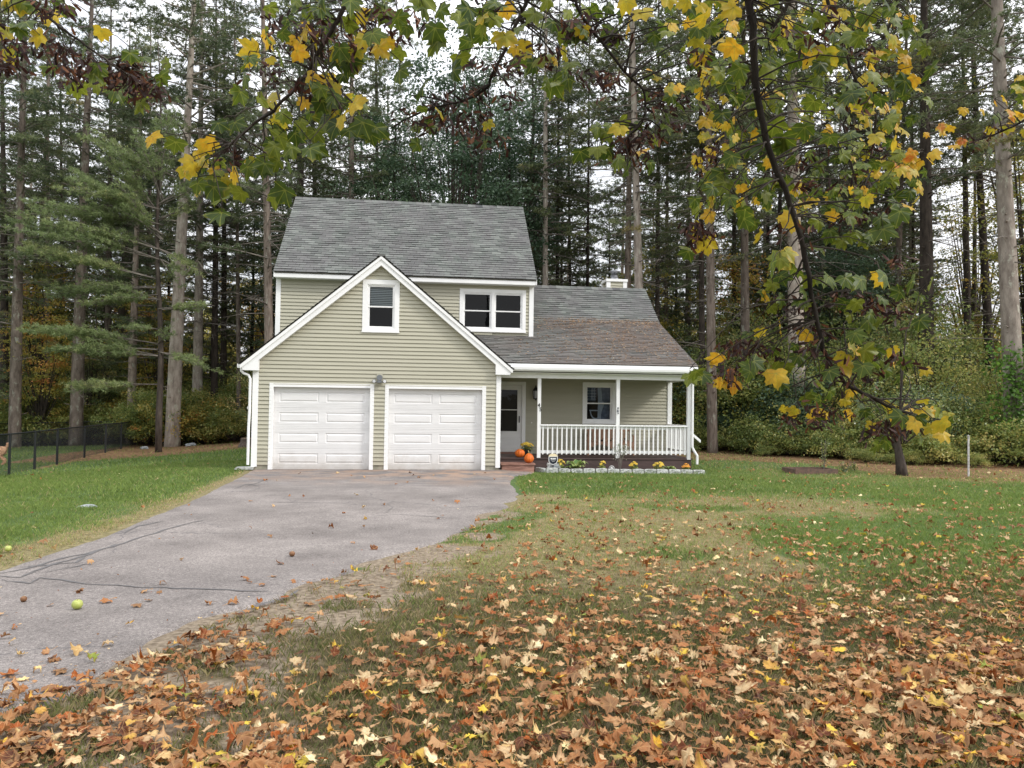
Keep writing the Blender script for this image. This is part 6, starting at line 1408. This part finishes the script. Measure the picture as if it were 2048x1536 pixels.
    for sx in seeds:
        px, py = sx[0], sx[1]; nn_ = sx[2] if len(sx) > 2 else 26; u = min(1, max(0, (py-path[0][1])/(path[-1][1]-path[0][1]+1e-6))); T = Vector(atD(px, py-8, D0+(D1-D0)*u+rr.uniform(-.15, .3))); twig_to(T, .0024)
        for k in range(3): samaras(SB, T+Vector((rr.gauss(0, .05), rr.gauss(0, .05), rr.gauss(0, .015))), nn_//3, .044)
    tw.build('twigs', MT['maplebark'], lo)
    if LB.V: LB.build('leaves', MT['hang'], lo)
    if SB.V: SB.build('seed_clusters', MT['samara'], lo, False)
    return lo
A_ = [(1496, -40), (1500, 10), (1506, 100), (1514, 180), (1526, 250), (1545, 320), (1574, 395), (1600, 470), (1618, 555), (1634, 640), (1652, 712), (1690, 765), (1738, 792), (1790, 818), (1832, 830)]
ca = [(1400, 15, .9), (1420, 60, .9), (1450, 95, .8), (1395, 120, .3), (1440, 150, .5), (1470, 200, .4), (1400, 215, .6), (1430, 235, .5), (1560, 55, .2, 2, 1.1), (1600, 60, .9, 2, 1.2), (1640, 40, 1, 2, 1.2), (1590, 120, .0, 3, 1.2), (1540, 130, .1, 2, 1.2),
      (1690, 30, .5), (1740, 20, .4), (1790, 15, 1, 2, 1.2), (1660, 110, .0, 3, 1.25), (1720, 75, .2), (1770, 60, .2), (1820, 55, .1), (1640, 160, .1, 3), (1700, 170, .2, 3), (1750, 120, .6), (1790, 160, .5), (1740, 200, .5), (1680, 215, .1, 3), (1480, 130, .3), (1455, 260, .9, 2, .7), (1500, 215, .9, 2, .7), (1548, 250, .2, 2, 1.35), (1570, 290, .05, 2, 1.35),
      (1620, 250, .3, 2, .8), (1660, 280, .3), (1700, 270, .1, 2, 1.1), (1740, 250, .4), (1780, 290, .6, 2, .8), (1700, 320, .3, 3, .8), (1750, 335, .5, 2, .8), (1640, 330, .5, 2, .8), (1800, 345, .9, 2, .8), (1470, 330, .2, 2, 1.1), (1450, 365, .2, 2, 1.1), (1500, 300, .1, 2, 1.1), (1390, 405, .3, 1, 1.2), (1425, 408, .9), (1460, 400, .1, 2), (1530, 395, .1, 2), (1610, 415, .9, 1, 1.2),
      (1680, 385, .4, 2, .8), (1720, 390, .2, 2, .8), (1700, 440, .1), (1760, 440, .1), (1800, 425, .9, 1), (1410, 480, .9, 1, 1.2), (1375, 500, .1, 1, 1.2), (1510, 450, .5, 2, 1.1), (1660, 470, .1, 2), (1700, 480, .0, 2), (1740, 485, .1, 2), (1630, 500, .2, 1), (1560, 520, .3), (1590, 545, .3, 2), (1545, 575, .1), (1530, 600, .1), (1560, 655, .9, 1, 1.1), (1600, 610, .1, 2, .9), (1650, 565, .0), (1690, 560, .1),
      (1760, 560, .1), (1800, 590, .1), (1840, 600, .1, 2), (1690, 610, .1), (1700, 640, .1, 2, .9), (1735, 645, .0), (1740, 615, .9, 1, .8), (1520, 670, .9, 1, .9), (1500, 740, .2, 2), (1540, 730, .3), (1570, 735, .3, 2), (1560, 770, .6, 1, 1.2), (1590, 700, .1, 1), (1435, 720, 1.5, 2), (1440, 772, 1.5, 2), (1405, 750, .0, 1, 1.1), (1380, 755, .0, 1), (1645, 740, .2), (1690, 720, .3), (1720, 705, .9, 3, 1.1),
      (1785, 708, .9, 1), (1745, 730, .1), (1770, 745, .1), (1800, 760, .9, 1, .8), (1640, 770, .1, 1), (1660, 790, .1, 2), (1690, 810, .8, 2, .8), (1620, 795, .4, 1), (1590, 828, .9, 2, .8), (1700, 835, .9, 1, .8), (1730, 830, .1, 2), (1745, 858, .9, 2, .9), (1790, 835, .9, 2, .8), (1820, 822, .8, 3), (1850, 830, .9, 3), (1880, 835, .9, 3), (1862, 858, .8, 2), (1885, 872, .9, 1, 1.1), (1772, 888, .0, 1, 1.1), (1830, 850, .5, 2)]
sa = [(1590, 60, 44), (1650, 40, 44), (1720, 95), (1620, 90), (1700, 200), (1440, 300, 34), (1590, 335), (1620, 375, 34), (1640, 300), (1380, 450, 40), (1400, 462, 40), (1430, 470), (1590, 445), (1690, 425), (1730, 430, 36), (1710, 350), (1640, 600, 30), (1600, 610, 40), (1570, 600, 40), (1700, 590, 44), (1730, 600, 44), (1760, 610, 44), (1790, 615, 44), (1770, 520), (1490, 680, 40), (1510, 695, 40), (1470, 700, 40), (1500, 715), (1480, 735, 40), (1460, 745), (1445, 755),
      (1600, 650, 40), (1620, 670, 40), (1610, 690, 30), (1535, 720), (1680, 715), (1760, 715, 40), (1750, 700), (1690, 740), (1720, 755), (1600, 838), (1630, 830, 36), (1610, 815), (1660, 825), (1765, 848, 40), (1775, 865, 44), (1790, 855, 30)]
c3 = []; c4 = []
for px in range(1396, 1850, 24):      # the dense upper mass further along the same branch
    for py in range(0, 420, 52):
        (c3 if px < 1610 else c4).append((px+rr.uniform(-16, 16), py+rr.uniform(-22, 22), .6 if px < 1530 or px > 1740 else .3, rr.choice((1, 2, 2)), 1.0, rr.uniform(-.3, .5)))
limb(A_, 3.5, 3.9, .0195, .007, (-.6, .6, 4.6), ca, sa)
limb([(1600, -40), (1570, 20), (1530, 80), (1500, 150), (1465, 220), (1440, 290), (1428, 350), (1420, 400)], 5.0, 5.4, .014, .004, (-.8, .8, 5.2), c3, [(1440, 290, 40), (1470, 120, 30), (1520, 60, 30), (1400, 330), (1500, 260)])
limb([(1800, -40), (1790, 20), (1762, 90), (1745, 160), (1752, 240), (1740, 320), (1722, 400)], 4.9, 5.3, .014, .004, (-.4, 1.0, 5.4), c4, [(1700, 60, 40), (1770, 140), (1680, 260, 30), (1800, 60), (1730, 360, 30)])
A2 = [(1640, -40), (1658, 10), (1680, 70), (1700, 130), (1716, 190), (1688, 250), (1700, 320), (1716, 380), (1740, 420)]
limb(A2, 4.2, 4.4, .011, .005, (-.3, .8, 5.0), [(1740, 60, .3), (1760, 110, .3), (1650, 230, .2), (1730, 240, .8), (1760, 330, .7), (1790, 330, .5), (1810, 340, 1.4, 3), (1830, 345, 1.4, 3), (1670, 390, .3), (1640, 180, .2), (1820, 390, .9, 1), (1790, 400, .4), (1760, 380, .3), (1690, 60, .5), (1630, 20, .6), (1780, 250, .8)], [(1700, 100, 40), (1760, 300), (1700, 200)])
B_ = [(705, -40), (690, 8), (668, 52), (640, 100), (612, 148), (580, 188), (545, 222), (505, 250), (470, 280), (446, 302)]
cb = [(352, 288, .95, 1, 1.2), (400, 308, .95, 2, 1.1), (372, 345, .95, 2), (395, 372, .95, 2, .9), (390, 330, .6), (432, 330, .3, 1), (428, 372, .0, 1, 1.4), (468, 352, .95, 1), (444, 425, .05, 1, 1.2), (535, 78, .95, 1, 1.5), (560, 110, .3), (500, 120, .4, 1, .9), (520, 140, .3, 2, .8), (600, 15, .5), (640, 20, .4), (655, 70, .2, 2, 1.1), (700, 40, .3, 2), (680, 105, .3, 2, 1.1),
      (712, 100, .8), (745, 70, .9), (762, 90, .9), (735, 28, .9), (700, 112, .2, 2, 1.2), (800, 140, .0, 1, 1.4), (630, 130, .3), (560, 265, .3), (545, 290, .3), (600, 250, .2), (530, 330, .0, 2, 1.2), (575, 312, .2), (590, 270, .1, 1, 1.4), (550, 385, .05, 1, 1.3), (510, 330, .3), (625, 175, .3), (610, 210, .6), (668, 175, .95, 2), (660, 215, .95, 2), (690, 205, .95), (685, 235, .95), (735, 250, .0, 2, 1.5),
      (700, 265, .0, 1, 1), (742, 275, .0, 1), (720, 205, .4), (650, 240, .5), (840, 15, .0, 2, 1.4), (870, 55, .0, 1, 1.3), (575, 45, .3), (590, 85, .5), (610, 60, .7), (520, 200, .2, 2, .9), (470, 250, .3, 1, .8), (620, 300, .1), (545, 215, .8, 1, .8), (770, 20, .2, 2, 1.2), (795, 40, .1)]
limb(B_, 3.3, 3.6, .012, .004, (-.4, .3, 4.3), cb, [(585, 40, 44), (600, 70, 44), (620, 60, 40), (640, 45), (760, 45, 44), (790, 60, 44), (810, 40, 30), (625, 80), (655, 165, 36), (640, 185), (670, 190, 40), (525, 140, 36), (455, 300, 30), (445, 330), (610, 115), (700, 90), (720, 60)])
C_ = [(1062, -40), (1052, 8), (1032, 50), (1010, 100), (985, 150), (968, 180), (930, 200), (880, 212), (835, 228), (785, 255)]
limb(C_, 3.4, 3.7, .010, .004, (-.2, .2, 4.2), [(940, 50, .0, 2, 1.3), (965, 40, .9, 1), (1000, 75, .3, 1, 1.2), (1090, 55, .0), (1125, 70, .1, 2, 1.1), (1050, 95, .9, 2, .8), (1080, 120, .1, 2, 1.1), (1112, 165, .0, 2, 1.4), (1140, 130, .1, 1, 1.2), (1110, 125, .9, 1, .8), (1030, 125, .2, 2), (930, 95, .1, 1, 1.3), (920, 120, .0, 1, 1.1),
     (835, 262, .1, 2, .9), (868, 258, .1, 1, .9), (845, 225, .6, 1, .7), (975, 255, .8, 1, .8), (1070, 30, .2), (1150, 20, .2), (1010, 20, .2), (880, 25, .1, 1, 1.2), (1160, 60, .4), (990, 40, .3)],
     [(990, 15, 30), (1000, 130, 36), (975, 132, 30), (950, 180, 40), (935, 190, 30), (1010, 190, 30), (870, 215, 44), (855, 235, 40), (885, 245, 44), (950, 240, 44), (965, 225, 40), (975, 275, 44), (1180, 50, 40), (1120, 60, 30), (1200, 155, 36), (1175, 150, 30), (1040, 115), (1090, 100)])
D_2 = [(1140, -40), (1152, 10), (1180, 55), (1215, 100), (1252, 145), (1286, 180), (1290, 215), (1284, 245), (1262, 270)]
limb(D_2, 3.3, 3.6, .008, .004, (-.2, .4, 4.4), [(1215, 20, .1, 2, 1.1), (1255, 58, .95, 1, .9), (1212, 268, .1, 2, 1.2), (1195, 300, .1, 1, 1.1), (1225, 325, .0, 2, 1.1), (1255, 345, .1, 1, 1.2), (1284, 308, .95, 1), (1240, 260, .6, 1, .8), (1330, 255, .2, 1, 1), (1345, 52, .95, 1, .8), (1335, 70, .95, 1, .7), (1285, 25, .7), (1310, 40, .8, 1, .8), (1340, 20, .6), (1375, 15, .9), (1370, 100, .5, 1, .9), (1315, 165, .4, 2, .7), (1340, 180, .6, 2, .7), (1360, 220, .5, 2, .7), (1310, 285, .1, 1, .9), (1230, 75, .1), (1395, 60, .9), (1380, 170, .7, 2, .8), (1300, 150, .6, 1, .7)],
     [(1180, 60, 30), (1225, 60, 44), (1200, 150, 40), (1245, 280, 44), (1265, 285, 44), (1290, 270, 36), (1235, 290), (1340, 200, 44), (1360, 240, 40), (1320, 210), (1385, 200, 40), (1390, 120, 30), (1280, 315)])
E2 = [(40, -40), (62, 2), (90, 28), (122, 55), (160, 82), (196, 108), (226, 130), (246, 148)]
limb(E2, 3.4, 3.6, .008, .003, (-.5, .1, 4.1), [(10, 15, .9, 1, 1), (42, 12, .95, 2, 1.1), (70, 18, .9, 1), (15, 110, .95, 1, 1), (100, 138, .1, 1, 1.2), (128, 20, .1, 2), (195, 138, .1, 2, .9), (192, 168, .1, 1, 1), (240, 192, .1, 1, 1.1), (310, 175, .1, 1), (322, 158, .2, 1, .9), (260, 112, .9, 1), (285, 122, .3, 1, .9), (35, 60, .3), (290, 200, .2, 2, .7), (10, 60, .3)],
     [(20, 55, 44), (35, 80, 44), (28, 110, 40), (15, 125, 40), (88, 80, 30), (140, 100, 60), (140, 125, 60), (150, 140, 60), (165, 130, 40), (225, 120, 50), (245, 140, 60), (235, 155, 50), (265, 165, 60), (285, 165, 50), (300, 160, 40), (110, 8, 30), (130, 15), (275, 185, 30)])
F_ = [(2140, 190), (2090, 215), (2040, 245), (2005, 262), (1970, 275), (1935, 288), (1900, 290)]
limb(F_, 5.2, 5.6, .010, .003, (.2, .9, 4.4), [(2035, 178, .95, 2), (2045, 205, .95), (1990, 215, 1.4, 2, .9), (1995, 240, .9, 1), (2030, 250, .9, 2), (2046, 240, 1.4, 2), (1965, 232, 1.4, 1, .9), (1880, 262, 1.4, 1, .9), (1885, 275, 1.4, 1, .8), (1950, 298, .1, 2), (1925, 290, 1.4, 1), (2015, 262, .9, 1), (2048, 170, .9, 2)], [(1955, 280), (1975, 265)])
print('leaves', len(cand), 'single', nvis, 'objects', len(bpy.data.objects))
